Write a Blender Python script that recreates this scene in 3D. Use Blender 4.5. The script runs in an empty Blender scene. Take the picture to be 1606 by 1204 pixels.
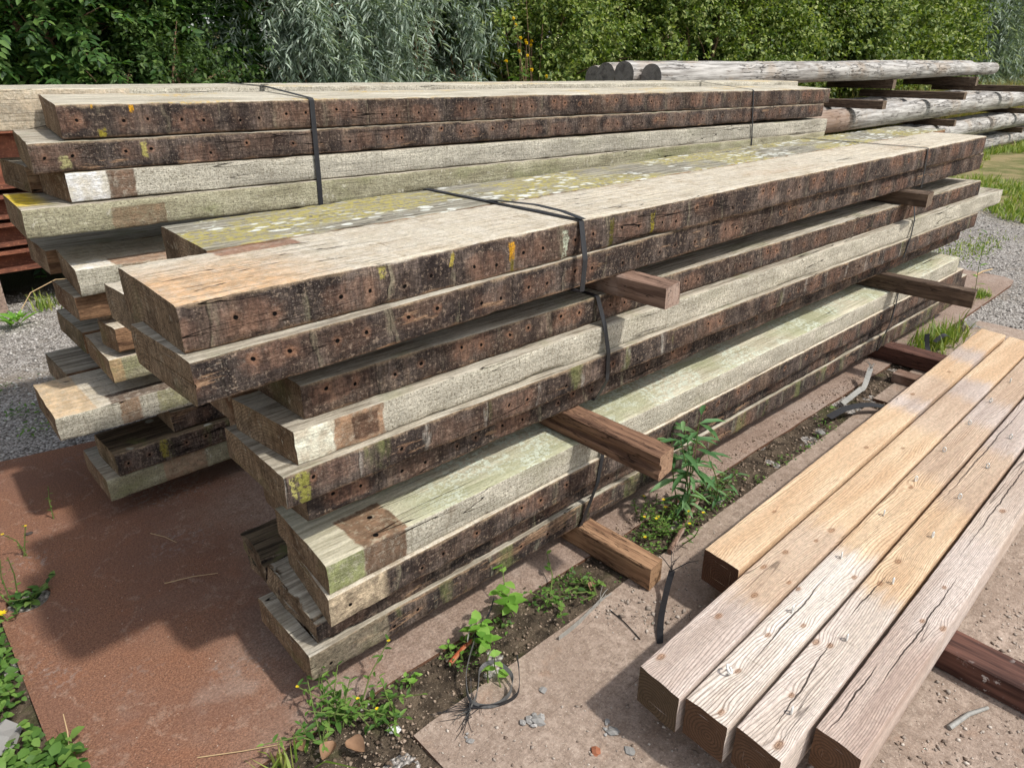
import bpy, math, random
import numpy as np
from mathutils import Vector, Matrix

SC = bpy.context.scene
COL = SC.collection
RNG = np.random.default_rng(7)
random.seed(7)
R = math.radians

# ------------------------------------------------------------------ helpers
def S(r, g, b, k=1.0):
    def f(c):
        c /= 255.0
        return (c / 12.92 if c <= 0.04045 else ((c + 0.055) / 1.055) ** 2.4) * k
    return (f(r), f(g), f(b), 1.0)

def _hash(ix, iy, iz, seed):
    h = (ix * 374761393 + iy * 668265263 + iz * 2147483647 + seed * 974634777) & 0xFFFFFFFF
    h = ((h ^ (h >> 13)) * 1274126177) & 0xFFFFFFFF
    h = (h ^ (h >> 16)) & 0xFFFFFFFF
    return h.astype(np.float64) / 4294967295.0

def vnoise(x, y, z, seed=0):
    x, y, z = np.broadcast_arrays(np.asarray(x, float), np.asarray(y, float), np.asarray(z, float))
    ix = np.floor(x).astype(np.int64); iy = np.floor(y).astype(np.int64); iz = np.floor(z).astype(np.int64)
    fx = x - ix; fy = y - iy; fz = z - iz
    fx = fx * fx * (3 - 2 * fx); fy = fy * fy * (3 - 2 * fy); fz = fz * fz * (3 - 2 * fz)
    r = 0
    for a in (0, 1):
        for b in (0, 1):
            for c in (0, 1):
                w = (fx if a else 1 - fx) * (fy if b else 1 - fy) * (fz if c else 1 - fz)
                r = r + w * _hash(ix + a, iy + b, iz + c, seed)
    return r

def fbm(x, y, z, seed=0, o=3):
    t = 0; amp = .5; n = 0
    for k in range(o):
        t = t + amp * vnoise(np.asarray(x) * 2 ** k, np.asarray(y) * 2 ** k, np.asarray(z) * 2 ** k, seed + k)
        n += amp; amp *= .5
    return t / n

def mesh_np(name, verts, loops, starts, mat=None, smooth=None):
    me = bpy.data.meshes.new(name)
    verts = np.asarray(verts, np.float32).reshape(-1, 3)
    me.vertices.add(len(verts)); me.vertices.foreach_set('co', verts.ravel())
    me.loops.add(len(loops)); me.loops.foreach_set('vertex_index', np.asarray(loops, np.int32))
    me.polygons.add(len(starts)); me.polygons.foreach_set('loop_start', np.asarray(starts, np.int32))
    if smooth is not None:
        me.polygons.foreach_set('use_smooth', np.asarray(smooth, bool))
    me.update(calc_edges=True)
    if mat: me.materials.append(mat)
    return me

class MB:
    """collects polygons for one mesh"""
    def __init__(s): s.v = []; s.f = []; s.sm = []; s.n = 0
    def add(s, verts, faces, smooth=False):
        verts = [tuple(map(float, p)) for p in verts]
        s.v += verts
        for f in faces:
            s.f.append(tuple(i + s.n for i in f)); s.sm.append(smooth)
        s.n += len(verts)
    def box(s, lo, hi):
        x0, y0, z0 = lo; x1, y1, z1 = hi
        s.add([(x0, y0, z0), (x1, y0, z0), (x1, y1, z0), (x0, y1, z0), (x0, y0, z1), (x1, y0, z1), (x1, y1, z1), (x0, y1, z1)],
              [(0, 3, 2, 1), (4, 5, 6, 7), (0, 1, 5, 4), (1, 2, 6, 5), (2, 3, 7, 6), (3, 0, 4, 7)])
    def tube(s, pts, rads, n=8, cap=True, smooth=True):
        pts = [Vector(p) for p in pts]; m = len(pts)
        if not hasattr(rads, '__len__'): rads = [rads] * m
        vs = []; ref = Vector((0.13, .31, 1)).normalized()
        for i, p in enumerate(pts):
            d = (pts[min(i + 1, m - 1)] - pts[max(i - 1, 0)])
            d = d.normalized() if d.length > 1e-9 else Vector((0, 0, 1))
            a = d.cross(ref)
            if a.length < .05: a = d.cross(Vector((1, 0, 0)))
            a.normalize(); b = d.cross(a)
            for k in range(n):
                t = 2 * math.pi * k / n
                vs.append(p + (a * math.cos(t) + b * math.sin(t)) * rads[i])
        fs = []
        for i in range(m - 1):
            for k in range(n):
                k2 = (k + 1) % n
                fs.append((i * n + k, i * n + k2, (i + 1) * n + k2, (i + 1) * n + k))
        s.add(vs, fs, smooth)
        if cap:
            s.add(vs[:n], [tuple(range(n - 1, -1, -1))[::-1]]); s.add(vs[-n:], [tuple(range(n))])
    def ribbon(s, pts, wvec, w, th=.0012):
        """flat band along pts; wvec = width direction (one, or one per point)"""
        pts = [Vector(p) for p in pts]; m = len(pts); vs = []
        for i, p in enumerate(pts):
            d = (pts[min(i + 1, m - 1)] - pts[max(i - 1, 0)]).normalized()
            wv = Vector(wvec[i]) if isinstance(wvec, list) else Vector(wvec)
            wv = (wv - d * wv.dot(d)).normalized(); nn = d.cross(wv)
            ww = w[i] if isinstance(w, list) else w
            for a, b in ((-1, -1), (1, -1), (1, 1), (-1, 1)):
                vs.append(p + wv * (ww / 2 * a) + nn * (th / 2 * b))
        fs = []
        for i in range(m - 1):
            for k in range(4):
                k2 = (k + 1) % 4
                fs.append((i * 4 + k, (i + 1) * 4 + k, (i + 1) * 4 + k2, i * 4 + k2))
        fs += [(0, 1, 2, 3), tuple((m - 1) * 4 + k for k in (3, 2, 1, 0))]
        s.add(vs, fs)
    def rock(s, c, r, seed=0, flat=.6):
        g = np.random.default_rng(seed)
        base = [(1, 0, 0), (-1, 0, 0), (0, 1, 0), (0, -1, 0), (0, 0, 1), (0, 0, -1)]
        import itertools
        vs = [Vector(b) for b in base] + [Vector(t).normalized() for t in itertools.product((-1, 1), repeat=3)]
        fs = []
        for sx in (0, 1):
            for sy in (2, 3):
                for sz in (4, 5):
                    k = 6 + (0 if sx else 1) * 4 + (0 if sy == 3 else 1) * 2 + (0 if sz == 5 else 1)
                    for p, q in ((sx, sy), (sy, sz), (sz, sx)): fs.append((p, q, k))
        k = g.uniform(.7, 1.25, len(vs))
        yaw = g.uniform(0, 6.28); sx_, sy_ = g.uniform(.7, 1.3), g.uniform(.6, 1.1)
        out = []
        for v, kk in zip(vs, k):
            p = Vector((v.x * sx_, v.y * sy_, v.z * flat)) * (r * kk)
            out.append((c[0] + p.x * math.cos(yaw) - p.y * math.sin(yaw), c[1] + p.x * math.sin(yaw) + p.y * math.cos(yaw), c[2] + p.z))
        s.add(out, fs)
    def mesh(s, name, mat):
        me = bpy.data.meshes.new(name); me.from_pydata(s.v, [], s.f)
        me.polygons.foreach_set('use_smooth', s.sm); me.update()
        if mat: me.materials.append(mat)
        return me
    def build(s, name, mat, parent=None, origin=None):
        if origin is not None:
            s.v = [(p[0] - origin[0], p[1] - origin[1], p[2] - origin[2]) for p in s.v]
        return link(name, s.mesh(name, mat), parent, origin)

def link(name, me, parent=None, loc=None):
    o = bpy.data.objects.new(name, me); COL.objects.link(o)
    if loc is not None: o.location = loc
    if parent is not None: o.parent = parent
    return o

def tag(o, label=None, cat=None, group=None, kind=None):
    if label: o['label'] = label
    if cat: o['category'] = cat
    if group: o['group'] = group
    if kind: o['kind'] = kind
    return o

def empty(name, loc):
    return link(name, None, None, loc)

# ------------------------------------------------------------------ shader DSL
class G:
    def __init__(s, name):
        s.m = bpy.data.materials.new(name); s.m.use_nodes = True
        s.t = s.m.node_tree; s.t.nodes.clear()
        s.out = s.t.nodes.new('ShaderNodeOutputMaterial')
    def n(s, t): return s.t.nodes.new(t)
    def put(s, sock, v):
        if isinstance(v, bpy.types.NodeSocket): s.t.links.new(v, sock)
        elif v is not None:
            if sock.type == 'RGBA' and not hasattr(v, '__len__'): v = (v, v, v, 1)
            if sock.type == 'RGBA' and len(v) == 3: v = (*v, 1)
            if sock.type == 'VECTOR' and not hasattr(v, '__len__'): v = (v, v, v)
            sock.default_value = v
    def M(s, op, a, b=None, c=None, clamp=False):
        k = s.n('ShaderNodeMath'); k.operation = op; k.use_clamp = clamp
        s.put(k.inputs[0], a); s.put(k.inputs[1], b); s.put(k.inputs[2], c)
        return k.outputs[0]
    def V(s, op, a, b=None):
        k = s.n('ShaderNodeVectorMath'); k.operation = op
        s.put(k.inputs[0], a); s.put(k.inputs[1], b)
        return k.outputs[1] if op in ('LENGTH', 'DISTANCE', 'DOT_PRODUCT') else k.outputs[0]
    def add(s, a, b): return s.M('ADD', a, b)
    def sub(s, a, b): return s.M('SUBTRACT', a, b)
    def mul(s, a, b): return s.M('MULTIPLY', a, b)
    def mx(s, a, b): return s.M('MAXIMUM', a, b)
    def mn(s, a, b): return s.M('MINIMUM', a, b)
    def inv(s, a): return s.M('SUBTRACT', 1.0, a)
    def ss(s, v, a, b, lo=0., hi=1.):
        """smoothstep from lo at a to hi at b (a may exceed b)"""
        k = s.n('ShaderNodeMapRange'); k.interpolation_type = 'SMOOTHSTEP'
        if a > b: a, b, lo, hi = b, a, hi, lo
        for i, x in enumerate((v, a, b, lo, hi)): s.put(k.inputs[i], x)
        return k.outputs[0]
    def noise(s, v, scale=5, detail=4, rough=.55, dist=0., col=False):
        k = s.n('ShaderNodeTexNoise'); s.put(k.inputs['Vector'], v)
        s.put(k.inputs['Scale'], scale); s.put(k.inputs['Detail'], detail); s.put(k.inputs['Roughness'], rough); s.put(k.inputs['Distortion'], dist)
        return k.outputs[1] if col else k.outputs[0]
    def voro(s, v, scale=5, feat='F1', out=0, rnd=1.):
        k = s.n('ShaderNodeTexVoronoi'); k.feature = feat; s.put(k.inputs['Vector'], v); s.put(k.inputs['Scale'], scale); s.put(k.inputs['Randomness'], rnd)
        return k.outputs[out]
    def white(s, x, y=0.):
        k = s.n('ShaderNodeTexWhiteNoise'); k.noise_dimensions = '2D'
        s.put(k.inputs['Vector'], s.comb(x, y, 0.)); return k.outputs[0]
    def comb(s, x, y, z):
        k = s.n('ShaderNodeCombineXYZ')
        for i, a in enumerate((x, y, z)): s.put(k.inputs[i], a)
        return k.outputs[0]
    def sep(s, v):
        k = s.n('ShaderNodeSeparateXYZ'); s.put(k.inputs[0], v); return k.outputs
    def mix(s, f, a, b, mode='MIX'):
        k = s.n('ShaderNodeMix'); k.data_type = 'RGBA'; k.blend_type = mode; k.clamp_factor = True
        s.put(k.inputs[0], f); s.put(k.inputs[6], a); s.put(k.inputs[7], b)
        return k.outputs[2]
    def scale(s, v, sx, sy, sz): return s.V('MULTIPLY', v, (sx, sy, sz))
    def tc(s, o='Object'):
        return s.n('ShaderNodeTexCoord').outputs[o]
    def bump(s, h, strength=.5, dist=.01, normal=None):
        k = s.n('ShaderNodeBump'); s.put(k.inputs['Height'], h); s.put(k.inputs['Strength'], strength); s.put(k.inputs['Distance'], dist)
        if normal is not None: s.put(k.inputs['Normal'], normal)
        return k.outputs[0]
    def done(s, col, rough=.85, normal=None, spec=.25, metal=0., trans=None):
        b = s.n('ShaderNodeBsdfPrincipled')
        s.put(b.inputs['Base Color'], col); s.put(b.inputs['Roughness'], rough); s.put(b.inputs['Specular IOR Level'], spec); s.put(b.inputs['Metallic'], metal)
        if normal is not None: s.put(b.inputs['Normal'], normal)
        sh = b.outputs[0]
        if trans is not None:
            t = s.n('ShaderNodeBsdfTranslucent'); s.put(t.inputs[0], trans[0])
            x = s.n('ShaderNodeMixShader'); x.inputs[0].default_value = trans[1]
            s.t.links.new(sh, x.inputs[1]); s.t.links.new(t.outputs[0], x.inputs[2]); sh = x.outputs[0]
        s.t.links.new(sh, s.out.inputs[0]); return s.m

# ------------------------------------------------------------------ weathered plank material
TAN_D = S(168, 152, 128); TAN_L = S(226, 214, 190)
def plank_mat(name, seed, t, w, L, side='dark', top='tan', pitch=.203, joff=0., holes=1., red=.6, jam=.6, jcol=S(150, 142, 118),
              torn=.25, streaks=(), rects=(), endcol=S(140, 112, 84), green=0., hole_z=.5, slope=0.):
    g = G(name)
    P0 = g.tc(); X, Y, Z = g.sep(P0)
    if slope: Z = g.sub(Z, g.mul(X, slope))
    NX, NY, NZ = g.sep(g.tc('Normal'))
    rs = random.Random(seed)
    P = g.V('ADD', P0, (rs.uniform(0, 50), rs.uniform(0, 50), rs.uniform(0, 50)))
    isTop = g.ss(NZ, .45, .8); isEnd = g.ss(g.M('ABSOLUTE', NX), .6, .8)
    # shared grain
    gr = g.noise(g.scale(P, 1.4, 22, 22), 3.0, 6, .62)
    fine = g.noise(g.scale(P, 6, 130, 130), 2.0, 3, .6)
    blot = g.noise(P, 3.2, 5, .6)
    mot = g.noise(P, 34, 4, .65)
    spk = g.noise(P, 220, 2, .6)
    crk0 = g.noise(g.scale(P, .55, 11, 11), 2.2, 2, .45)
    crk = g.mul(g.ss(g.M('ABSOLUTE', g.sub(crk0, .5)), .0075, .0015), g.ss(g.noise(P, 1.6, 2), .50, .60))
    # ---- side
    hole = None; hgt = None
    if side == 'dark':
        n1 = g.noise(P, 11, 6, .7)
        tone = rs.uniform(.82, 1.2)
        base = g.mix(g.ss(n1, .34, .68), S(48, 42, 41, tone), S(124, 110, 100, tone))
        band = g.noise(g.scale(P, 1, .08, .16), 13, 3, .55)
        base = g.mix(g.ss(band, .40, .62, .6, 0), base, S(50, 43, 40))
        base = g.mix(g.ss(band, .56, .70, 0, .55), base, S(132, 112, 94))
        base = g.mix(g.ss(blot, .46, .66, 0, .4), base, S(118, 92, 74))
        vs = g.noise(g.scale(P, 90, 5, 7), 2.0, 4, .65)
        base = g.mix(g.ss(vs, .38, .68, .0, .6), base, S(34, 28, 26))
        base = g.mix(g.ss(g.noise(P, 90, 4, .7), .54, .66, 0, .5), base, S(166, 146, 126))
        jit = g.mul(g.sub(g.noise(g.scale(P, 1, 1, 2), 2.2, 3), .5), .09)
        uu = g.M('DIVIDE', g.add(g.add(X, jit), pitch * 8 - joff), pitch)
        c = g.M('FLOOR', uu); fu = g.sub(uu, c)
        r1 = g.white(c, seed * 1.37); r2 = g.white(c, seed * 2.11 + 9); r3 = g.white(c, seed * .77 + 31)
        px = g.add(g.mul(g.sub(fu, .5), pitch), g.mul(g.sub(r3, .5), .05))
        zz = g.sub(Z, g.add(t * hole_z, g.mul(g.sub(r2, .5), t * .34)))
        dx = g.M('POWER', g.M('ABSOLUTE', g.M('DIVIDE', px, pitch * .37)), 3)
        dz = g.M('POWER', g.M('ABSOLUTE', g.M('DIVIDE', zz, t * .36)), 3)
        d = g.add(g.add(dx, dz), g.mul(g.sub(g.noise(P, 20, 5, .7), .5), 4.2))
        patch = g.mul(g.ss(d, 1.5, .1), g.ss(r1, .85 - red, 1.15 - red * .55))
        pcol = g.mix(g.ss(g.noise(g.scale(P, 1.5, 1, .5), 30, 4, .7), .36, .66), S(90, 68, 58), S(156, 120, 99))
        side_c = g.mix(g.mul(patch, rs.uniform(.35, .64)), base, pcol)
        # pale runs at the joints of the old decking boards
        jd = g.mul(g.sub(.5, g.M('ABSOLUTE', g.sub(fu, .5))), pitch)
        jn = g.noise(g.scale(P, 4, 4, 1), 26, 4, .65)
        jm = g.mul(g.ss(g.add(jd, g.mul(g.sub(jn, .5), .04)), .018, .003), g.mul(g.ss(r3, .95 - jam, 1.45 - jam), g.ss(g.noise(g.scale(P, 1, 1, .35), 40, 4, .7), .40, .62, 0, .62)))
        side_c = g.mix(jm, side_c, jcol)
        side_c = g.mix(g.mul(g.mul(g.ss(jd, .003, .001), g.ss(r1, .3, .6)), .6), side_c, S(26, 22, 19))
        # bare torn wood
        tn = g.noise(g.scale(P, 1, 2.2, 6.5), 4.2, 6, .66)
        side_c = g.mix(g.mul(g.ss(tn, .70 - torn * .22, .74 - torn * .2), .9), side_c, g.mix(g.ss(g.noise(g.scale(P, 1, 8, 14), 9, 5, .7), .3, .7), S(92, 70, 56), S(178, 146, 116)))
        # grey salts
        side_c = g.mix(g.mul(g.ss(spk, .58, .70), g.ss(g.noise(P, 5, 4), .48, .62, 0, .42)), side_c, S(170, 160, 146))
        # worn pale arris top and bottom
        en = g.add(Z, g.mul(g.sub(g.noise(g.scale(P, 1, 1, 1), 15, 5, .7), .5), .034))
        side_c = g.mix(g.mul(g.ss(en, t - .012, t + .002), .7), side_c, S(172, 150, 122))
        side_c = g.mix(g.mul(g.ss(en, .009, -.002), .5), side_c, S(140, 110, 82))
        hsep = pitch * .385
        for sgn in (-1, 1):
            ex = g.sub(px, g.add(sgn * hsep / 2, g.mul(g.sub(r3, .5), .012)))
            ez = g.add(zz, g.mul(g.sub(r1, .5), .012 * sgn))
            hd = g.M('SQRT', g.add(g.mul(ex, ex), g.mul(ez, ez)))
            ok = g.ss(g.white(c, seed + 3.7 * sgn), 1.04 - holes, 1.05 - holes)
            side_c = g.mix(g.mul(g.ss(g.add(hd, g.mul(g.sub(mot, .5), .024)), .018, .006), g.mul(ok, g.mul(r2, .65))), side_c, S(150, 112, 88))
            h1 = g.mul(g.ss(hd, .0058, .0036), ok)
            hole = h1 if hole is None else g.mx(hole, h1)
        if green > 0:
            gm = g.mul(g.ss(g.noise(g.scale(P, 2, 1, .6), 4, 4, .6), .64 - green * .25, .74 - green * .2), .6)
            side_c = g.mix(gm, side_c, S(120, 124, 78))
    elif side in ('pale', 'green'):
        a, b = (S(172, 166, 150), S(216, 209, 190)) if side == 'pale' else (S(150, 144, 116), S(196, 190, 160))
        side_c = g.mix(g.ss(g.noise(g.scale(P, 1, 3, 3), 5, 5, .65), .3, .7), a, b)
        vs = g.noise(g.scale(P, 60, 6, 6), 2.0, 3, .6)
        side_c = g.mix(g.ss(vs, .45, .75, 0, .35), side_c, S(116, 104, 82))
        side_c = g.mix(g.ss(spk, .52, .66, 0, .55), side_c, S(106, 96, 76))
        side_c = g.mix(g.ss(mot, .6, .72, 0, .6), side_c, S(232, 226, 206))
        gk = .12 if side == 'pale' else .6
        side_c = g.mix(g.mul(g.ss(g.noise(g.scale(P, .8, 2, 2), 3.4, 4), .50, .68), gk + green), side_c, S(140, 142, 98))
        side_c = g.mix(g.ss(g.noise(P, 190, 3, .7), .58, .64, 0, .75), side_c, S(112, 104, 88))
        side_c = g.mix(g.ss(g.voro(P, 42), .14, .07, 0, .8), side_c, S(84, 74, 62))
        side_c = g.mix(g.ss(g.noise(P, 130, 4, .7), .54, .62, 0, .55), side_c, S(122, 114, 98))
        side_c = g.mix(g.ss(blot, .62, .74, 0, .5), side_c, S(118, 96, 74))
    else:  # brown
        side_c = g.mix(g.ss(g.noise(g.scale(P, 1, 4, 4), 6, 5, .65), .3, .7), S(92, 68, 52), S(168, 132, 100))
        side_c = g.mix(g.ss(fine, .45, .7, 0, .5), side_c, S(66, 48, 38))
        side_c = g.mix(g.ss(blot, .56, .68, 0, .6), side_c, S(186, 160, 128))
    # ---- top
    if top == 'tan':
        tcx = g.mix(g.ss(gr, .30, .66), TAN_D, TAN_L)
        tcx = g.mix(g.ss(g.noise(g.scale(P, 1, 2, 1), 16, 5, .7), .52, .7, 0, .38), tcx, S(164, 146, 122))
        tcx = g.mix(g.ss(blot, .40, .66, 0, .6), tcx, S(206, 196, 176))
        tcx = g.mix(g.ss(g.noise(g.scale(P, 1, 3, 1), 1.3, 3), .54, .72, 0, .5), tcx, S(186, 156, 122))
        tcx = g.mix(g.ss(fine, .56, .74, 0, .45), tcx, S(128, 112, 92))
        tcx = g.mix(g.ss(mot, .42, .64, 0, .5), tcx, S(228, 220, 204))
        tcx = g.mix(g.ss(g.noise(g.scale(P, .35, 1, 1), 120, 4, .7), .58, .66, 0, .6), tcx, S(118, 104, 86))
        tcx = g.mix(g.ss(spk, .60, .7, 0, .4), tcx, S(110, 98, 82))
        tcx = g.mix(g.ss(g.noise(g.scale(P, 55, 3, 3), 2, 3, .6), .58, .74, 0, .4), tcx, S(118, 100, 78))
    elif top == 'lichen':
        tcx = g.mix(g.ss(gr, .3, .68), S(108, 102, 88), S(182, 176, 158))
        tcx = g.mix(g.ss(fine, .54, .72, 0, .6), tcx, S(70, 60, 48))
        ym = g.mul(g.ss(g.noise(g.scale(P, 1, 1.8, 1), 2.4, 4), .43, .56), g.ss(g.noise(P, 46, 4, .7), .42, .56))
        tcx = g.mix(g.mul(ym, .85), tcx, g.mix(mot, S(156, 146, 76), S(204, 188, 106)))
        wb = g.voro(g.V('ADD', g.scale(P, 1, 2.0, 1), g.scale(g.noise(P, 22, 3, .6, col=True), .05, .05, .05)), 15)
        wsel = g.ss(g.noise(P, 4.3, 2), .46, .56)
        wm = g.mul(g.ss(wb, .40, .27), wsel)
        tcx = g.mix(g.mul(wm, .95), tcx, S(228, 228, 216))
        wb2 = g.voro(g.V('ADD', g.scale(P, 1, 1.5, 1), g.scale(g.noise(P, 40, 3, .6, col=True), .03, .03, .03)), 34)
        tcx = g.mix(g.mul(g.ss(wb2, .28, .16), g.ss(g.noise(P, 6, 2), .5, .6, 0, .85)), tcx, S(206, 208, 190))
    elif top == 'mix':
        tcx = g.mix(g.ss(gr, .3, .68), S(160, 150, 130), S(222, 214, 194))
        tcx = g.mix(g.ss(fine, .54, .72, 0, .5), tcx, S(98, 86, 68))
        ym = g.mul(g.ss(g.noise(g.scale(P, 1, 1.6, 1), 2.2, 4), .52, .62), g.ss(g.noise(P, 60, 4, .7), .46, .58))
        tcx = g.mix(g.mul(ym, .8), tcx, S(206, 172, 92))
        tcx = g.mix(g.ss(g.noise(P, 55, 3, .7), .60, .68, 0, .7), tcx, S(226, 222, 206))
    elif top == 'palegreen':
        tcx = g.mix(g.ss(gr, .3, .68), S(166, 158, 132), S(218, 210, 184))
        gm = g.ss(g.noise(g.scale(P, .8, 1.8, 1), 2.6, 4, .6), .42, .58)
        gm = g.mul(gm, g.ss(X, .18, .34))
        tcx = g.mix(g.mul(gm, .6), tcx, g.mix(mot, S(146, 150, 106), S(196, 200, 164)))
        cr = g.mul(g.ss(g.noise(P, 70, 3, .75), .47, .56), g.mul(g.ss(g.noise(P, 4.5, 4, .6), .42, .54), g.ss(X, .25, .5)))
        tcx = g.mix(g.mul(cr, .9), tcx, S(214, 220, 200))
    elif top == 'dark':
        tcx = g.mix(g.ss(gr, .3, .68), S(52, 46, 38), S(128, 112, 90))
        wb = g.voro(g.scale(P, 1, 1, 1), 14)
        tcx = g.mix(g.mul(g.ss(wb, .26, .18), g.ss(g.noise(P, 5, 2), .5, .6)), tcx, S(176, 178, 164))
        tcx = g.mix(g.ss(g.noise(P, 9, 3), .6, .7, 0, .7), tcx, S(104, 106, 66))
    else:  # grey
        tcx = g.mix(g.ss(gr, .3, .68), S(128, 118, 102), S(202, 192, 172))
        tcx = g.mix(g.ss(fine, .54, .72, 0, .5), tcx, S(84, 74, 60))
        tcx = g.mix(g.ss(blot, .5, .65, 0, .5), tcx, S(206, 200, 184))
        tcx = g.mix(g.ss(g.noise(P, 5, 4), .56, .68, 0, .35), tcx, S(126, 130, 88))
    # ---- end grain
    cy, cz = w * rs.uniform(.2, .8), -t * rs.uniform(.2, 1.5)
    rr = g.M('SQRT', g.add(g.M('POWER', g.sub(Y, cy), 2), g.M('POWER', g.sub(Z, cz), 2)))
    rr = g.add(rr, g.mul(g.sub(g.noise(P, 9, 3), .5), .016))
    ring = g.M('SINE', g.mul(rr, 760.))
    ec = g.mix(g.ss(g.noise(P, 7, 5, .65), .3, .7), endcol, S(176, 150, 120))
    ec = g.mix(g.ss(ring, -.2, .9, 0, .4), ec, S(84, 66, 50))
    ec = g.mix(g.mul(g.ss(g.M('ABSOLUTE', g.sub(g.noise(g.scale(P, .1, 13, 13), 2.4, 3, .6), .5)), .016, .003), .75), ec, S(44, 34, 28))
    ec = g.mix(g.ss(g.noise(P, 11, 5, .7), .5, .68, 0, .6), ec, S(84, 68, 54))
    sw = g.noise(g.scale(P, 1, 40, 3), 2.4, 4, .65)
    ec = g.mix(g.ss(sw, .42, .68, 0, .55), ec, S(92, 72, 54))
    ec = g.mix(g.ss(mot, .58, .7, 0, .5), ec, S(190, 176, 150))
    ec = g.mix(g.ss(g.noise(P, 5, 3), .55, .68, 0, .3 + green * .4), ec, S(112, 112, 70))
    # ---- marks of their own shape
    rn = g.mul(g.sub(g.noise(P, 26, 5, .75), .5), .026)
    def box(x0, x1, v, y0, y1, soft=.006):
        a = g.M('MULTIPLY_ADD', g.sub((x1 - x0) / 2, g.M('ABSOLUTE', g.sub(g.add(X, rn), (x0 + x1) / 2))), 1 / soft, .5, True)
        b = g.M('MULTIPLY_ADD', g.sub((y1 - y0) / 2, g.M('ABSOLUTE', g.sub(g.add(v, rn), (y0 + y1) / 2))), 1 / soft, .5, True)
        return g.mul(a, b)
    for face, x0, x1, v0, v1, colr, amt, holes2, *so_ in rects:
        v = Y if face == 'top' else Z
        k = box(x0, x1, v, v0, v1, so_[0] if so_ else .006)
        cc = g.mix(g.ss(g.noise(P, 26, 4, .65), .35, .7), colr, tuple(min(1, q * 2.0) for q in colr[:3]))
        k = g.mul(k, g.ss(g.noise(P, 48, 4, .75), .34, .52, .55, 1.))
        if face == 'top': tcx = g.mix(g.mul(k, amt), tcx, cc)
        else: side_c = g.mix(g.mul(k, amt), side_c, cc)
        if holes2:
            for q in (-.28, .28):
                ex = g.sub(X, (x0 + x1) / 2 + q * (x1 - x0) * .4); ey = g.sub(v, (v0 + v1) / 2 + q * (v1 - v0) * .8)
                h1 = g.ss(g.M('SQRT', g.add(g.mul(ex, ex), g.mul(ey, ey))), .0085, .006)
                hole = h1 if hole is None else g.mx(hole, h1)
    for x0, ww, colr, z0, z1 in streaks:
        k = g.mul(g.ss(g.M('ABSOLUTE', g.sub(g.add(X, g.mul(rn, 1.2)), x0)), ww, ww * .45), g.mul(g.ss(g.add(Z, rn), z0 - .006, z0 + .006), g.ss(g.add(Z, rn), z1 + .006, z1 - .006)))
        k = g.mul(k, g.ss(g.add(g.noise(P, 80, 4, .75), g.mul(k, .12)), .50, .62))
        side_c = g.mix(g.mul(k, .8), side_c, colr)
    col = g.mix(isTop, side_c, tcx)
    col = g.mix(isEnd, col, ec)
    col = g.mix(g.mul(crk, g.inv(g.mul(isEnd, .8))), col, S(30, 24, 20))
    if hole is not None:
        col = g.mix(g.mul(hole, g.inv(isEnd)), col, S(16, 12, 10))
    mic = g.noise(g.scale(P, 1, 1.5, 1.5), 85, 5, .78)
    mv = g.ss(mic, .30, .70, -1., 1.)
    amp = g.mix(isTop, .42 if side == 'dark' else .20, .13)
    amp = g.mix(isEnd, amp, .3)
    col = g.mix(1., col, g.add(1., g.mul(mv, amp)), 'MULTIPLY')
    # ---- relief
    h = g.add(g.mul(mic, .9), g.add(g.mul(gr, .7), g.add(g.mul(fine, .35), g.mul(mot, .5))))
    h = g.sub(h, g.mul(crk, 1.1))
    if hole is not None: h = g.sub(h, g.mul(hole, 2.5))
    nrm = g.bump(h, .9, .007)
    return g.done(col, .92, nrm, .12)

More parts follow.
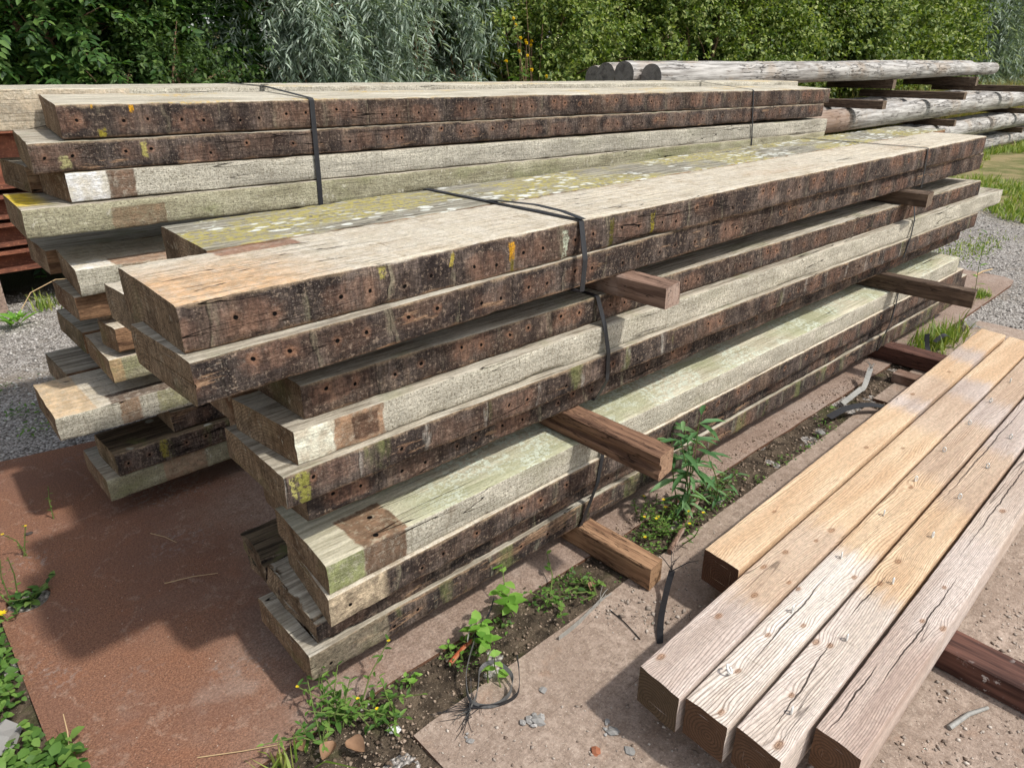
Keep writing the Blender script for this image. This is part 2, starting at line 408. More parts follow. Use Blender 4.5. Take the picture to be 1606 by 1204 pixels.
def plank_geo(corn, z0n, z0f, t, seed, wear=1., dzb=0., rot=0., bow=0., step=.022, r=.0035):
    """corn = near (xF,yF,xB,yB), far (xF,yF,xB,yB); F = side towards the camera. returns mesh data in local coords"""
    (xf0, yf0, xb0, yb0), (xf1, yf1, xb1, yb1) = corn
    L = xf1 - xf0; w = yb0 - yf0
    nx = max(6, int(L / step)); s = np.linspace(0, 1, nx + 1)
    ra, rb = r / w, r / t
    A = []
    for b in (rb, .2, .4, .6, .8, 1 - rb): A.append((0, b))
    A.append((ra * .3, 1 - rb * .3))
    for a in (ra, .08, .2, .35, .5, .65, .8, .92, 1 - ra): A.append((a, 1))
    A.append((1 - ra * .3, 1 - rb * .3))
    for b in (1 - rb, .66, .33, rb): A.append((1, b))
    A.append((1 - ra * .3, rb * .3))
    for a in (1 - ra, .66, .33, ra): A.append((a, 0))
    A.append((ra * .3, rb * .3))
    A = np.array(A); n = len(A); a = A[:, 0][None, :]; b = A[:, 1][None, :]; s_ = s[:, None]
    x = (xf0 + (xb0 - xf0) * a) * (1 - s_) + (xf1 + (xb1 - xf1) * a) * s_
    yF = yf0 + (yf1 - yf0) * s_; yB = yb0 + (yb1 - yb0) * s_
    y = yF + (yB - yF) * a + bow * 4 * s_ * (1 - s_)
    z = z0n + (z0f - z0n) * s_ + dzb * a + t * b
    # worn arrises
    for (ca, cb, k) in ((0, 1, 1), (1, 1, 2), (0, 0, 3), (1, 0, 4)):
        dist = np.sqrt(((a - ca) * w) ** 2 + ((b - cb) * t) ** 2)
        near = np.exp(-dist / .007)
        wr = np.clip(fbm(x * 3, k * 7.3, 0, seed, 4) - .52, 0, 1) * .014 + np.clip(fbm(x * 30, k * 3.1, 1, seed + 5, 2) - .48, 0, 1) * .010 + np.clip(vnoise(x * 2.1, k * 5.7, 3, seed + 9) - .90, 0, 1) * .10
        if rot > 0 and ca == 0:
            wr = wr + rot * np.clip(1 - (x - xf0) / .16, 0, 1) ** 1.5 * (.2 + 1.1 * fbm(x * 55, k, b * 3, seed + 8, 2))
        amt = near * wr * wear
        y = y + amt * (1 if ca == 0 else -1); z = z + amt * (1 if cb == 0 else -1) * .8
    # surface unevenness
    ns = (fbm(x * 4, y * 18, z * 18, seed + 11, 3) - .5) * .003 * wear
    y = y + np.where(a == 0, ns * 1.3, 0) - np.where(a == 1, ns, 0)
    z = z + np.where(b == 1, ns * .7, 0)
    # uneven saw cut at both ends
    e = (fbm(y * 40, z * 40, 0, seed + 3, 2) - .5) * .006
    x[0] += e[0]; x[-1] += e[-1]
    if rot > 0:
        x[0] += rot * 1.6 * (fbm(y[0] * 26, z[0] * 45, 2, seed + 4, 3))
    o = np.array([xf0, yf0, z0n])
    V = np.stack([x, y, z], -1) - o
    idx = np.arange((nx + 1) * n).reshape(nx + 1, n)
    i0 = idx[:-1]; i1 = idx[1:]
    q = np.stack([i0, i1, np.roll(i1, -1, 1), np.roll(i0, -1, 1)], -1).reshape(-1, 4)
    verts = V.reshape(-1, 3); base = len(verts)
    cap0 = V[0]; cap1 = V[-1]
    # caps: outer ring -> inner ring -> centre polygon, slightly dished so that the cut is not a perfect plane
    def cap(ring, sgn):
        c = ring.mean(0); inner = c + (ring - c) * .55
        inner[:, 0] += (fbm(inner[:, 1] * 30, inner[:, 2] * 30, 5, seed, 2) - .5) * .0016
        return ring, inner
    loops = [q.ravel()]; starts = [np.arange(len(q)) * 4]; sm = [np.ones(len(q), bool)]
    pos = len(q) * 4; vv = [verts]
    for ring, flip in ((cap0, False), (cap1, True)):
        r0, r1 = cap(ring.copy(), 1)
        vv += [r0, r1]; o0 = base; o1 = base + n; base += 2 * n
        k = np.arange(n); k2 = (k + 1) % n
        f = np.stack([o0 + k, o0 + k2, o1 + k2, o1 + k], -1)
        pg = o1 + k
        if flip: f = f[:, ::-1]; pg = pg[::-1]
        loops.append(f.ravel()); starts.append(pos + np.arange(n) * 4); sm.append(np.zeros(n, bool)); pos += n * 4
        loops.append(pg); starts.append(np.array([pos])); sm.append(np.zeros(1, bool)); pos += n
    return np.concatenate(vv), np.concatenate(loops), np.concatenate(starts), np.concatenate(sm), o

PL = {}
_seed = [10]
def plank(key, label, near, far, z, t=.0895, zf=None, dzb=0., rot=0., wear=1., bow=0., group='', mat=None, name='timber_plank', cat='plank', **mk):
    _seed[0] += 1; sd = _seed[0]
    zf = z if zf is None else zf
    V, lo, st, sm, o = plank_geo((near, far), z, zf, t, sd, wear, dzb, rot, bow)
    w = near[3] - near[1]; L = far[0] - near[0]
    m = mat or plank_mat('old_plank_wood', sd, t, w, L, slope=(zf - z) / L, **mk)
    me = mesh_np(name, V, lo, st, m, sm)
    ob = link(name, me, None, o)
    tag(ob, label, cat, group)
    PL[key] = dict(near=near, far=far, z=z, zf=zf, t=t, dzb=dzb)
    return ob

# ================================================================== WORLD, SUN, CAMERA
W = bpy.data.worlds.new("World"); SC.world = W; W.use_nodes = True
nt = W.node_tree; nt.nodes.clear()
sky = nt.nodes.new('ShaderNodeTexSky'); sky.sky_type = 'NISHITA'; sky.sun_disc = False
SUN_EL, SUN_AZ = R(54), R(-67.5)
sky.sun_elevation = SUN_EL; sky.sun_rotation = math.pi / 2 - SUN_AZ
sky.air_density = 1.0; sky.dust_density = 2.0; sky.ozone_density = 1.0
bg = nt.nodes.new('ShaderNodeBackground'); bg.inputs[1].default_value = .15
wo = nt.nodes.new('ShaderNodeOutputWorld')
hs = nt.nodes.new('ShaderNodeHueSaturation'); hs.inputs['Saturation'].default_value = .5
nt.links.new(sky.outputs[0], hs.inputs['Color']); nt.links.new(hs.outputs[0], bg.inputs[0]); nt.links.new(bg.outputs[0], wo.inputs[0])
sd = bpy.data.lights.new('sun', 'SUN'); sd.energy = 2.9; sd.angle = R(2.2); sd.color = (1, .97, .925)
so = bpy.data.objects.new('sun', sd); COL.objects.link(so)
dv = Vector((math.cos(SUN_EL) * math.cos(SUN_AZ), math.cos(SUN_EL) * math.sin(SUN_AZ), math.sin(SUN_EL)))
so.rotation_euler = dv.to_track_quat('Z', 'Y').to_euler(); so.location = dv * 30
cd = bpy.data.cameras.new('camera'); co = bpy.data.objects.new('camera', cd); COL.objects.link(co)
cd.sensor_width = 36; cd.lens = 1130 / 1606 * 36; cd.clip_end = 2000; cd.clip_start = .05
co.location = (0, 0, 1.59); co.rotation_euler = (R(90 - 24.375), 0, R(47.397 - 90)); SC.camera = co
SC.view_settings.view_transform = 'Standard'; SC.view_settings.look = 'None'; SC.view_settings.exposure = 0.27; SC.view_settings.gamma = 1
SC.cycles.max_bounces = 4; SC.cycles.diffuse_bounces = 3; SC.cycles.use_adaptive_sampling = True; SC.cycles.adaptive_threshold = .02; SC.cycles.transparent_max_bounces = 4

# ================================================================== GROUND
def ground_mat():
    g = G('gravel'); P = g.tc(); X, Y, Z = g.sep(P)
    v = g.voro(P, 85, out=1); vd = g.voro(P, 85)
    vr = g.sep(v)[0]
    c = g.mix(vr, S(126, 120, 112), S(206, 199, 190))
    c = g.mix(g.ss(vd, .4, .75, 0, .8), c, S(84, 77, 70))
    v2 = g.sep(g.voro(P, 31, out=1))[1]
    c = g.mix(g.ss(v2, .75, .95, 0, .5), c, S(190, 184, 176))
    c = g.mix(g.ss(g.noise(P, 1.3, 5, .6), .48, .68, 0, .65), c, S(138, 125, 108))
    c = g.mix(g.ss(g.noise(P, 4, 4), .57, .72, 0, .4), c, S(92, 84, 72))
    gz = g.add(g.sub(X, g.mul(Y, 1.1)), g.mul(g.noise(P, .8, 4), 3.))
    gm = g.mul(g.ss(gz, 7.6, 9.2), g.ss(X, 7, 8.5))
    gc = g.mix(g.ss(g.noise(P, 2.2, 5), .35, .65), S(104, 110, 62), S(158, 142, 104))
    c = g.mix(gm, c, gc)
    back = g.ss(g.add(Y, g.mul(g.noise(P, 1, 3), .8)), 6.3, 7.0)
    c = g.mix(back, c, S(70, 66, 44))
    h = g.add(g.mul(g.inv(vd), .6), g.noise(P, 20, 4))
    return g.done(c, .9, g.bump(h, .9, .02), .15)
gb = MB(); gb.add([(-300, -300, -.016), (300, -300, -.016), (300, 300, -.016), (-300, 300, -.016)], [(0, 1, 2, 3)])
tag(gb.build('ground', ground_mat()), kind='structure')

def soil_mat():
    g = G('soil'); P = g.tc(); X, Y, Z = g.sep(P)
    c = g.mix(g.ss(g.noise(P, 14, 6, .7), .3, .7), S(50, 43, 36), S(112, 98, 82))
    c = g.mix(g.ss(g.noise(P, 90, 3, .7), .6, .68, 0, .8), c, S(150, 136, 118))
    c = g.mix(g.ss(g.noise(P, 5, 4), .55, .66, 0, .5), c, S(76, 80, 46))
    h = g.add(g.noise(P, 60, 5, .7), g.noise(P, 18, 3))
    return g.done(c, .95, g.bump(h, 1., .015), .12)
SOIL = soil_mat()
def soil_sheet(name, x0, x1, y0, y1, st=.02, amp=.016):
    nx, ny = int((x1 - x0) / st), int((y1 - y0) / st)
    xs, ys = np.meshgrid(np.linspace(x0, x1, nx + 1), np.linspace(y0, y1, ny + 1), indexing='ij')
    z = -.012 + (fbm(xs * 9, ys * 9, 0, 3, 4) - .42) * amp * 2
    V = np.stack([xs, ys, z], -1).reshape(-1, 3)
    I = np.arange((nx + 1) * (ny + 1)).reshape(nx + 1, ny + 1)
    q = np.stack([I[:-1, :-1], I[1:, :-1], I[1:, 1:], I[:-1, 1:]], -1).reshape(-1, 4)
    return link(name, mesh_np(name, V, q.ravel(), np.arange(len(q)) * 4, SOIL, np.ones(len(q), bool)))
tag(soil_sheet('soil_strip', .2, 5.3, 1.1, 1.36), kind='structure')
tag(soil_sheet('soil_patch', -.9, .715, .0, 1.36), kind='structure')
tag(soil_sheet('soil_verge', -1.2, .02, 1.36, 3.6, .03), kind='structure')

# ------------------------------------------------------------------ steel plates
def steel_mat(name, rust):
    g = G(name); P = g.tc('Object'); X, Y, Z = g.sep(P)
    n1 = g.noise(P, 3, 5, .6); n2 = g.noise(P, 230, 4, .65); n3 = g.noise(P, 30, 5, .65)
    rustc = g.mix(g.ss(n2, .34, .66), S(100, 69, 54), S(158, 114, 88))
    rustc = g.mix(g.ss(n1, .35, .65, 0, .55), rustc, S(118, 88, 74))
    rustc = g.mix(g.ss(g.noise(P, 9, 4), .55, .68, 0, .35), rustc, S(142, 96, 70))
    rustc = g.mix(g.ss(g.noise(P, 260, 2, .5), .70, .75, 0, .8), rustc, S(206, 186, 166))
    stain = g.mul(g.ss(g.noise(P, 2.2, 4), .53, .62), g.ss(g.noise(P, 45, 4, .7), .5, .62))
    rustc = g.mix(g.mul(stain, .55), rustc, S(150, 140, 132))
    dust = g.mix(g.ss(n3, .3, .7), S(144, 126, 111), S(181, 162, 146))
    dust = g.mix(g.ss(n1, .4, .64, 0, .5), dust, S(142, 123, 108))
    dust = g.mix(g.ss(n2, .56, .7, 0, .5), dust, S(122, 104, 91))
    dust = g.mix(g.ss(g.noise(P, 170, 3, .6), .62, .68, 0, .85), dust, S(204, 190, 172))
    dust = g.mix(g.ss(g.noise(P, 75, 4, .7), .52, .64, 0, .5), dust, S(122, 104, 88))
    dust = g.mix(g.ss(g.noise(P, 7, 4, .6), .60, .72, 0, .3), dust, S(164, 130, 104))
    if rust:
        k = g.ss(g.add(g.add(X, g.mul(g.noise(P, 4, 4), .8)), g.mul(Y, -.25)), .55, 1.35)
        c = g.mix(k, rustc, g.mix(.28, dust, S(122, 92, 78)))
        c = g.mix(g.mul(g.ss(g.noise(P, 2.6, 5, .65), .5, .62), g.mul(g.ss(Y, .55, .1), .4)), c, S(172, 158, 146))
    else: c = dust
    wm_ = g.noise(g.scale(P, 1, 1, 1), 3.1, 3, .5)
    ringm = g.mul(g.ss(g.M('ABSOLUTE', g.sub(wm_, .52)), .018, .004), g.ss(g.noise(P, 30, 4, .7), .45, .6))
    c = g.mix(g.mul(ringm, .18), c, S(190, 172, 154))
    sc_ = g.noise(g.scale(P, 2.2, 34, 1), 1.6, 2, .4)
    c = g.mix(g.mul(g.mul(g.ss(g.M('ABSOLUTE', g.sub(sc_, .5)), .006, .001), g.ss(g.noise(P, 2.4, 2), .52, .6)), .5), c, S(84, 66, 56))
    # the rim shows the clean rolled edge
    nz = g.sep(g.tc('Normal'))[2]
    c = g.mix(g.ss(nz, .8, .4), c, S(104, 74, 56))
    c = g.mix(1., c, g.ss(g.noise(P, 120, 5, .8), .3, .7, .68 if rust else .82, 1.28 if rust else 1.16), 'MULTIPLY')
    return g.done(c, .82, g.bump(g.add(g.add(g.mul(n2, 1.), g.mul(n3, .8)), g.mul(n1, 3.)), .6, .004), .25)
import bmesh
def plate(label, pts, mat, th=.016, hole=None, ztop=0., name='steel_plate'):
    bm = bmesh.new(); ox, oy = pts[0]
    def loop(ps):
        vs = [bm.verts.new((p[0] - ox, p[1] - oy, 0)) for p in ps]
        return [bm.edges.new((vs[i], vs[(i + 1) % len(vs)])) for i in range(len(vs))]
    es = loop(pts)
    if hole: es += loop(hole)
    bmesh.ops.triangle_fill(bm, edges=es, use_beauty=True)
    for f in bm.faces:
        if f.normal.z < 0: f.normal_flip()
    r = bmesh.ops.extrude_face_region(bm, geom=bm.faces[:])
    for v in [e for e in r['geom'] if isinstance(e, bmesh.types.BMVert)]: v.co.z -= th
    bmesh.ops.recalc_face_normals(bm, faces=bm.faces[:])
    me = bpy.data.meshes.new(name); bm.to_mesh(me); bm.free(); me.materials.append(mat)
    o = link(name, me, None, (ox, oy, ztop)); return tag(o, label, 'steel plate')
RUST = steel_mat('rusty_plate_steel', True); DUST = steel_mat('dusty_plate_steel', False)
def edge(p, q, n, amp, seed):
    out = []
    for i in range(n):
        f = i / n; d = (vnoise(f * n * .7, seed, 0, 5) - .5) * amp
        out.append((p[0] + (q[0] - p[0]) * f, p[1] + (q[1] - p[1]) * f + float(d)))
    return out
hp = [(.092 + .062 * math.cos(a) * (1 + .06 * math.sin(3 * a)), 2.40 + .062 * math.sin(a)) for a in np.linspace(0, 2 * math.pi, 22, endpoint=False)]
rp = [(0.006, 1.325)] + edge((.05, 1.325), (5.2, 1.322), 60, .006, 2) + [(6.0, 1.335), (6.45, 1.345), (6.6, 1.37), (6.66, 1.45), (6.66, 1.9), (6.66, 3.36)] + [(.55, 3.41), (.1, 3.50), (.006, 3.51)]
plate('large rust red steel plate under both plank stacks with a round weedy hole', rp, RUST, hole=hp[::-1])
bp = [(.705, 1.142)] + [(.705, -.5), (.71, -2.2), (3.48, -2.2), (3.5, 1.185)] + edge((3.45, 1.186), (.705, 1.142), 40, .006, 7)
plate('dusty pale brown steel plate under the sawn beams with grit scattered over it', bp, DUST)
plate('dusty plate beyond the far end of the sawn beams', [(3.62, 1.2), (3.62, -2.2), (5.35, -2.2), (5.345, 1.235)], DUST)

# ================================================================== FRONT STACK (10 layers, two planks wide)
GF = 'planks of the front stack'
DK = S(64, 44, 34); BRN = S(104, 72, 52); TN = S(190, 160, 122)
Z1, Z2, Z3, Z4 = .09, .18, .27, .36
Z5, Z6, Z7, Z8 = .5365, .6265, .7165, .8065
Z9, Z10 = .967, 1.063
plank('F1', 'lowest front plank of the front stack, grey stained end just above the rusty plate', (.565, 1.388, .568, 1.697), (5.325, 1.385, 5.32, 1.70), Z1, group=GF,
      side='dark', top='grey', red=.45, jam=.8, jcol=S(150, 146, 126), holes=.5, torn=.55, rects=[('side', -.01, .24, -.1, .2, S(120, 110, 92), .7, 0)], green=.5)
plank('F2', 'rotten plank with a splintered broken corner second from the bottom of the front stack', (.580, 1.400, .588, 1.699), (5.41, 1.39, 5.41, 1.70), Z2, group=GF, rot=.026, wear=1.2,
      side='dark', top='grey', red=.6, jam=.5, holes=.3, torn=.5, endcol=S(96, 72, 52))
plank('F3', 'front stack plank with a pale bare near end directly under the broad green topped plank', (.619, 1.350, .66, 1.66), (5.177, 1.358, 5.18, 1.67), Z3, group=GF,
      side='dark', top='tan', red=.4, jam=.6, holes=.8, torn=.2, rects=[('side', -.01, .17, -.1, .2, S(160, 144, 120), .9, 1, .02)])
plank('F4', 'broad pale plank with green algae top and a brown square mark near its end', (.632, 1.361, .654, 1.689), (5.065, 1.364, 5.10, 1.66), Z4, group=GF,
      side='pale', top='palegreen', green=.1, rects=[('side', -.01, .105, -.1, .2, S(112, 118, 70), .8, 0), ('side', .105, .235, -.1, .2, S(92, 70, 54), .9, 0), ('top', .105, .245, -.02, .155, S(110, 84, 64), .92, 1)])
plank('F5', 'dark recessed plank hanging back under the middle bundle of the front stack', (.635, 1.434, .63, 1.74), (5.157, 1.425, 5.16, 1.73), Z5, group=GF,
      side='dark', top='grey', red=.4, jam=.4, holes=.7, torn=.3, endcol=S(88, 66, 50))
plank('F6', 'dark sided plank with yellow green lichen on its near corner, under the whitish plank', (.570, 1.392, .574, 1.731), (5.169, 1.36, 5.17, 1.69), Z6, group=GF,
      side='dark', top='grey', red=.55, jam=.75, jcol=S(176, 170, 158), holes=.6, torn=.35, green=.15, streaks=[(.045, .022, S(150, 148, 72), .0, .085), (.02, .008, S(190, 184, 110), .02, .08)])
plank('F7', 'whitish plank with a dark brown stain near its end, mid front stack', (.620, 1.415, .592, 1.690), (5.60, 1.365, 5.61, 1.66), Z7, group=GF,
      side='pale', top='grey', rects=[('side', .1, .24, -.1, .2, S(132, 100, 74), .8, 0), ('side', .15, .225, .012, .075, S(62, 46, 38), .85, 0), ('side', -.01, .1, -.1, .2, S(206, 194, 170), .8, 0)])
plank('F8', 'dark shaded plank at the top of the middle bundle of the front stack', (.668, 1.451, .66, 1.73), (5.238, 1.403, 5.2, 1.69), Z8, group=GF,
      side='dark', top='grey', red=.55, jam=.3, holes=1., torn=.15, endcol=S(84, 62, 46))
plank('F9', 'front stack plank with torn orange wood along its edge overhanging below the topmost plank', (.405, 1.345, .39, 1.655), (5.181, 1.415, 5.17, 1.73), Z9, t=.0955, bow=.04, group=GF,
      side='dark', top='grey', red=.55, jam=.5, holes=1., torn=.45, joff=.06)
plank('F10', 'topmost pale tan plank of the front stack with an orange lichen streak down its side', (.412, 1.386, .418, 1.762), (5.139, 1.409, 5.171, 1.734), Z10, t=.1, group=GF,
      side='dark', top='tan', red=.9, jam=.45, holes=1., torn=.1, joff=.866 % .203, wear=1.25,
      streaks=[(.866, .013, S(206, 150, 28), .03, .082), (.866, .009, S(120, 108, 44), .0, .04), (1.073, .016, S(186, 192, 168), .005, .085), (1.276, .012, S(88, 84, 30), .0, .09), (1.48, .012, S(150, 138, 40), .01, .08), (.46, .014, S(170, 160, 84), .06, .09), (.666, .008, S(182, 164, 70), .055, .085)],
      rects=[('top', .21, .42, .305, .378, S(122, 86, 68), .8, 0), ('top', -.2, .30, -.3, .26, S(186, 140, 92), .55, 0, .2)])
# second row
plank('F10r', 'grey plank crusted with yellow and white lichen, behind the topmost tan plank', (.624, 1.776, .641, 2.15), (5.43, 1.738, 5.45, 2.06), Z10, t=.0995, group=GF, wear=1.4,
      side='brown', top='lichen', endcol=S(104, 84, 64))
plank('F9r', 'rough ended plank sticking out to the left beside the top plank of the front stack', (.455, 1.68, .442, 2.03), (5.2, 1.73, 5.2, 2.05), Z9, t=.095, group=GF,
      side='brown', top='tan', endcol=S(120, 104, 84), green=.3)
plank('F8r', 'brown plank end tucked far back beneath the overhanging top planks of the front stack', (.70, 1.745, .69, 2.05), (5.2, 1.74, 5.2, 2.03), Z8, group=GF, side='brown', top='grey', endcol=S(96, 66, 48))
plank('F7r', 'brown ended plank left of the whitish plank in the middle of the front stack', (.60, 1.71, .60, 2.02), (5.3, 1.70, 5.3, 2.0), Z7, group=GF, side='brown', top='grey', endcol=S(108, 74, 52))
plank('F6r', 'hidden back row plank level with the yellow cornered plank of the front stack', (.72, 1.75, .72, 2.05), (5.2, 1.71, 5.2, 2.0), Z6, group=GF, side='brown', top='grey')
plank('F5r', 'hidden back row plank lowest in the middle bundle of the front stack', (.70, 1.76, .70, 2.06), (5.2, 1.75, 5.2, 2.04), Z5, group=GF, side='brown', top='grey')
plank('F4r', 'hidden back row plank level with the green topped plank of the front stack', (.74, 1.71, .74, 2.01), (5.1, 1.69, 5.1, 2.0), Z4, group=GF, side='brown', top='grey')
plank('F3r', 'hidden back row plank third from the bottom of the front stack', (.75, 1.69, .75, 2.0), (5.15, 1.69, 5.15, 1.99), Z3, group=GF, side='brown', top='grey')
plank('F2r', 'narrow dark plank end with white lichen spots, low behind the rotten plank', (.592, 1.712, .605, 1.895), (5.2, 1.71, 5.2, 1.9), Z2, t=.092, group=GF, rot=.02, wear=1.6, side='dark', top='dark', endcol=S(74, 58, 44), green=.4)
plank('F1r', 'hidden back row plank at the bottom of the front stack', (.72, 1.71, .72, 2.0), (5.2, 1.71, 5.2, 2.0), Z1, group=GF, side='brown', top='grey')

# ================================================================== BACK STACK (nearly the same direction, far end a little lower)
GB = 'planks of the back stack'
def bz(z): return z - .0195 * (5.1) * (.4 + .6 * min(1, z / 1.2)) # height of the far end
def bplank(key, label, near, x1, z, t=.090, drop=None, **k):
    far = (x1, near[1] + .005, x1 + .01, near[3] + .005)
    return plank(key, label, near, far, z, t=t, zf=(bz(z) if drop is None else z - drop), group=GB, **k)
bplank('B10', 'lowest plank of the back stack with pale green side and a brown stain', (.433, 2.662, .433, 2.977), 5.6, .09, drop=.0, side='green', top='grey', rects=[('side', .2, .36, -.1, .2, S(136, 104, 84), .6, 0)], green=.1)
bplank('B9', 'dark plank with yellow mossy end second from the bottom of the back stack', (.478, 2.655, .468, 2.879), 5.6, .182, drop=.0, t=.094, side='dark', top='dark', red=.3, jam=.5, holes=1., jcol=S(140, 138, 96), green=.5, endcol=S(84, 76, 44), streaks=[(.17, .02, S(150, 140, 62), .02, .1)])
bplank('B9x', 'short reddish split plank recessed between the dark plank and the long white ended plank', (.70, 2.672, .70, 2.98), 5.5, .279, drop=.0, t=.088, side='dark', top='grey', red=1., torn=.9, holes=.0, jam=.1, wear=2.)
bplank('B8', 'long tan and white plank jutting out lowest to the left from the back stack', (.331, 2.645, .342, 3.02), 5.6, .384, drop=.02, t=.092, side='pale', top='tan', wear=1.3, rects=[('side', .2, .27, -.1, .2, S(124, 92, 66), .7, 0), ('side', .33, .9, .01, .2, S(136, 132, 88), .6, 0), ('top', .18, .4, -.01, .09, S(70, 50, 40), .8, 0), ('top', -.01, .13, -.01, .4, S(190, 158, 118), .6, 0)], endcol=S(118, 88, 62))
bplank('B8r', 'pale grey plank top just showing behind the long white ended plank of the back stack', (.46, 3.05, .452, 3.36), 5.6, .384, drop=.02, side='brown', top='grey', endcol=S(120, 110, 90))
bplank('B7', 'tan plank with a green tinged side in the lower middle of the back stack', (.537, 2.662, .547, 3.0), 5.6, .538, drop=.03, side='green', top='tan', green=.2, endcol=S(132, 104, 76), rects=[('side', -.01, .04, -.1, .2, S(168, 136, 100), .6, 0)])
bplank('B7r', 'mossy grey plank end sticking out low at the left behind the green sided plank', (.545, 3.03, .54, 3.41), 5.6, .538, drop=.03, side='brown', top='grey', green=.6, endcol=S(96, 88, 62))
bplank('B6', 'narrow pale plank with a yellow spot wedged in the middle of the back stack', (.575, 2.655, .559, 2.79), 5.6, .648, drop=.04, side='brown', top='tan', endcol=S(108, 80, 56))
bplank('B6x', 'brown plank end under the tan square ended plank of the back stack', (.49, 2.70, .485, 2.98), 5.6, .772, drop=.05, t=.086, side='brown', top='grey', endcol=S(104, 72, 50))
bplank('B6r', 'brown filler plank behind the narrow pale plank of the back stack', (.62, 2.82, .62, 3.1), 5.6, .648, drop=.04, side='brown', top='grey', endcol=S(96, 68, 48))
bplank('B5', 'square cut tan plank with sunlit white corner in the middle of the back stack', (.506, 2.662, .532, 3.03), 5.6, .861, drop=.06, t=.093, side='pale', top='tan', rects=[('side', .14, .6, -.1, .2, S(126, 98, 72), .55, 0), ('top', .12, .5, -.01, .1, S(128, 92, 68), .7, 0), ('top', .0, .12, -.01, .12, S(226, 214, 186), .7, 0)], endcol=S(112, 84, 60))
bplank('B5r', 'brown plank end showing left of the square cut tan plank of the back stack', (.50, 3.05, .498, 3.36), 5.6, .861, drop=.06, side='brown', top='grey', endcol=S(106, 78, 56))
bplank('B4', 'greenish plank with bright yellow lichen on its near corner in the back stack', (.400, 2.655, .415, 3.01), 5.7, 1.073, t=.0935, side='green', top='grey', green=.05, wear=1.3,
       rects=[('top', -.01, .085, .06, .34, S(196, 164, 40), .9, 0, .05), ('side', .25, .42, -.01, .07, S(110, 84, 64), .6, 0)], endcol=S(136, 112, 88))
bplank('B3', 'white ended plank with a dark stain third from the top of the back stack', (.545, 2.662, .52, 2.93), 5.72, 1.168, drop=.096, t=.0915, side='pale', top='grey', rects=[('side', .115, .2, -.1, .2, S(92, 68, 52), .85, 0), ('side', -.01, .115, -.1, .2, S(222, 214, 196), .85, 0)], endcol=S(112, 80, 56))
bplank('B3r', 'plank end at the left of the back stack, below the cracked reddish plank', (.49, 2.95, .466, 3.25), 5.6, 1.168, drop=.096, side='brown', top='grey', endcol=S(110, 92, 70))
bplank('B2', 'cracked plank with reddish torn side, second from the top of the back stack', (.463, 2.662, .50, 3.05), 5.62, 1.2625, drop=.08, t=.0925, dzb=.012, side='dark', top='grey', red=.8, torn=.4, jam=.15, holes=.8, endcol=S(132, 112, 88), wear=1.3, streaks=[(.09, .02, S(178, 172, 120), .01, .05), (.33, .014, S(178, 168, 96), .03, .08)])
bplank('B1', 'topmost front plank of the back stack with paired screw holes and orange lichen spot', (.562, 2.662, .60, 3.03), 5.69, 1.358, drop=.084, t=.1015, dzb=.016, side='dark', top='mix', pitch=.198, joff=.118, red=.75, torn=.05, jam=.75, holes=1., endcol=S(124, 98, 76),
       jcol=S(132, 122, 102), streaks=[(.218, .012, S(214, 156, 30), .075, .1), (.115, .014, S(170, 156, 60), .0, .025), (.10, .006, S(212, 160, 40), .09, .104)])
bplank('B1r', 'pale timber behind the top plank of the back stack, running past the left picture edge', (-.25, 3.06, -.25, 3.42), 5.95, 1.372, drop=.09, t=.132, dzb=.004, side='pale', top='mix', endcol=S(176, 160, 136), rects=[('side', -.1, 1.15, -.1, .2, S(176, 158, 132), .55, 0)])
bplank('B2r', 'plank of the back stack behind the cracked second plank from the top', (.78, 3.08, .78, 3.4), 5.7, 1.262, drop=.08, side='brown', top='grey')

# ================================================================== bearers
def spacer_mat(seed, a, b, light=S(176, 140, 106)):
    g = G('spacer_wood'); P0 = g.tc(); P = g.V('ADD', P0, (seed * 3.1, seed * 1.7, seed))
    gr = g.noise(g.scale(P, 26, 1.6, 26), 2.6, 6, .62); fi = g.noise(g.scale(P, 120, 5, 120), 2, 3, .6)
    c = g.mix(g.ss(gr, .3, .68), a, b)
    c = g.mix(g.ss(fi, .52, .7, 0, .5), c, tuple(q * .45 for q in a[:3]))
    c = g.mix(g.ss(g.noise(P, 6, 4), .55, .68, 0, .5), c, light)
    ny = g.sep(g.tc('Normal'))[1]
    e = g.mix(g.noise(g.scale(P, 30, 1, 3), 3, 4, .6), tuple(q * .8 for q in b[:3]), light)
    c = g.mix(g.ss(g.M('ABSOLUTE', ny), .6, .8), c, e)
    crk = g.ss(g.M('ABSOLUTE', g.sub(g.noise(g.scale(P, 12, 1, 12), 3, 4), .5)), .014, .003)
    c = g.mix(g.mul(crk, .7), c, S(40, 28, 22))
    return g.done(c, .85, g.bump(g.sub(g.add(gr, g.mul(fi, .4)), crk), .7, .005), .2)
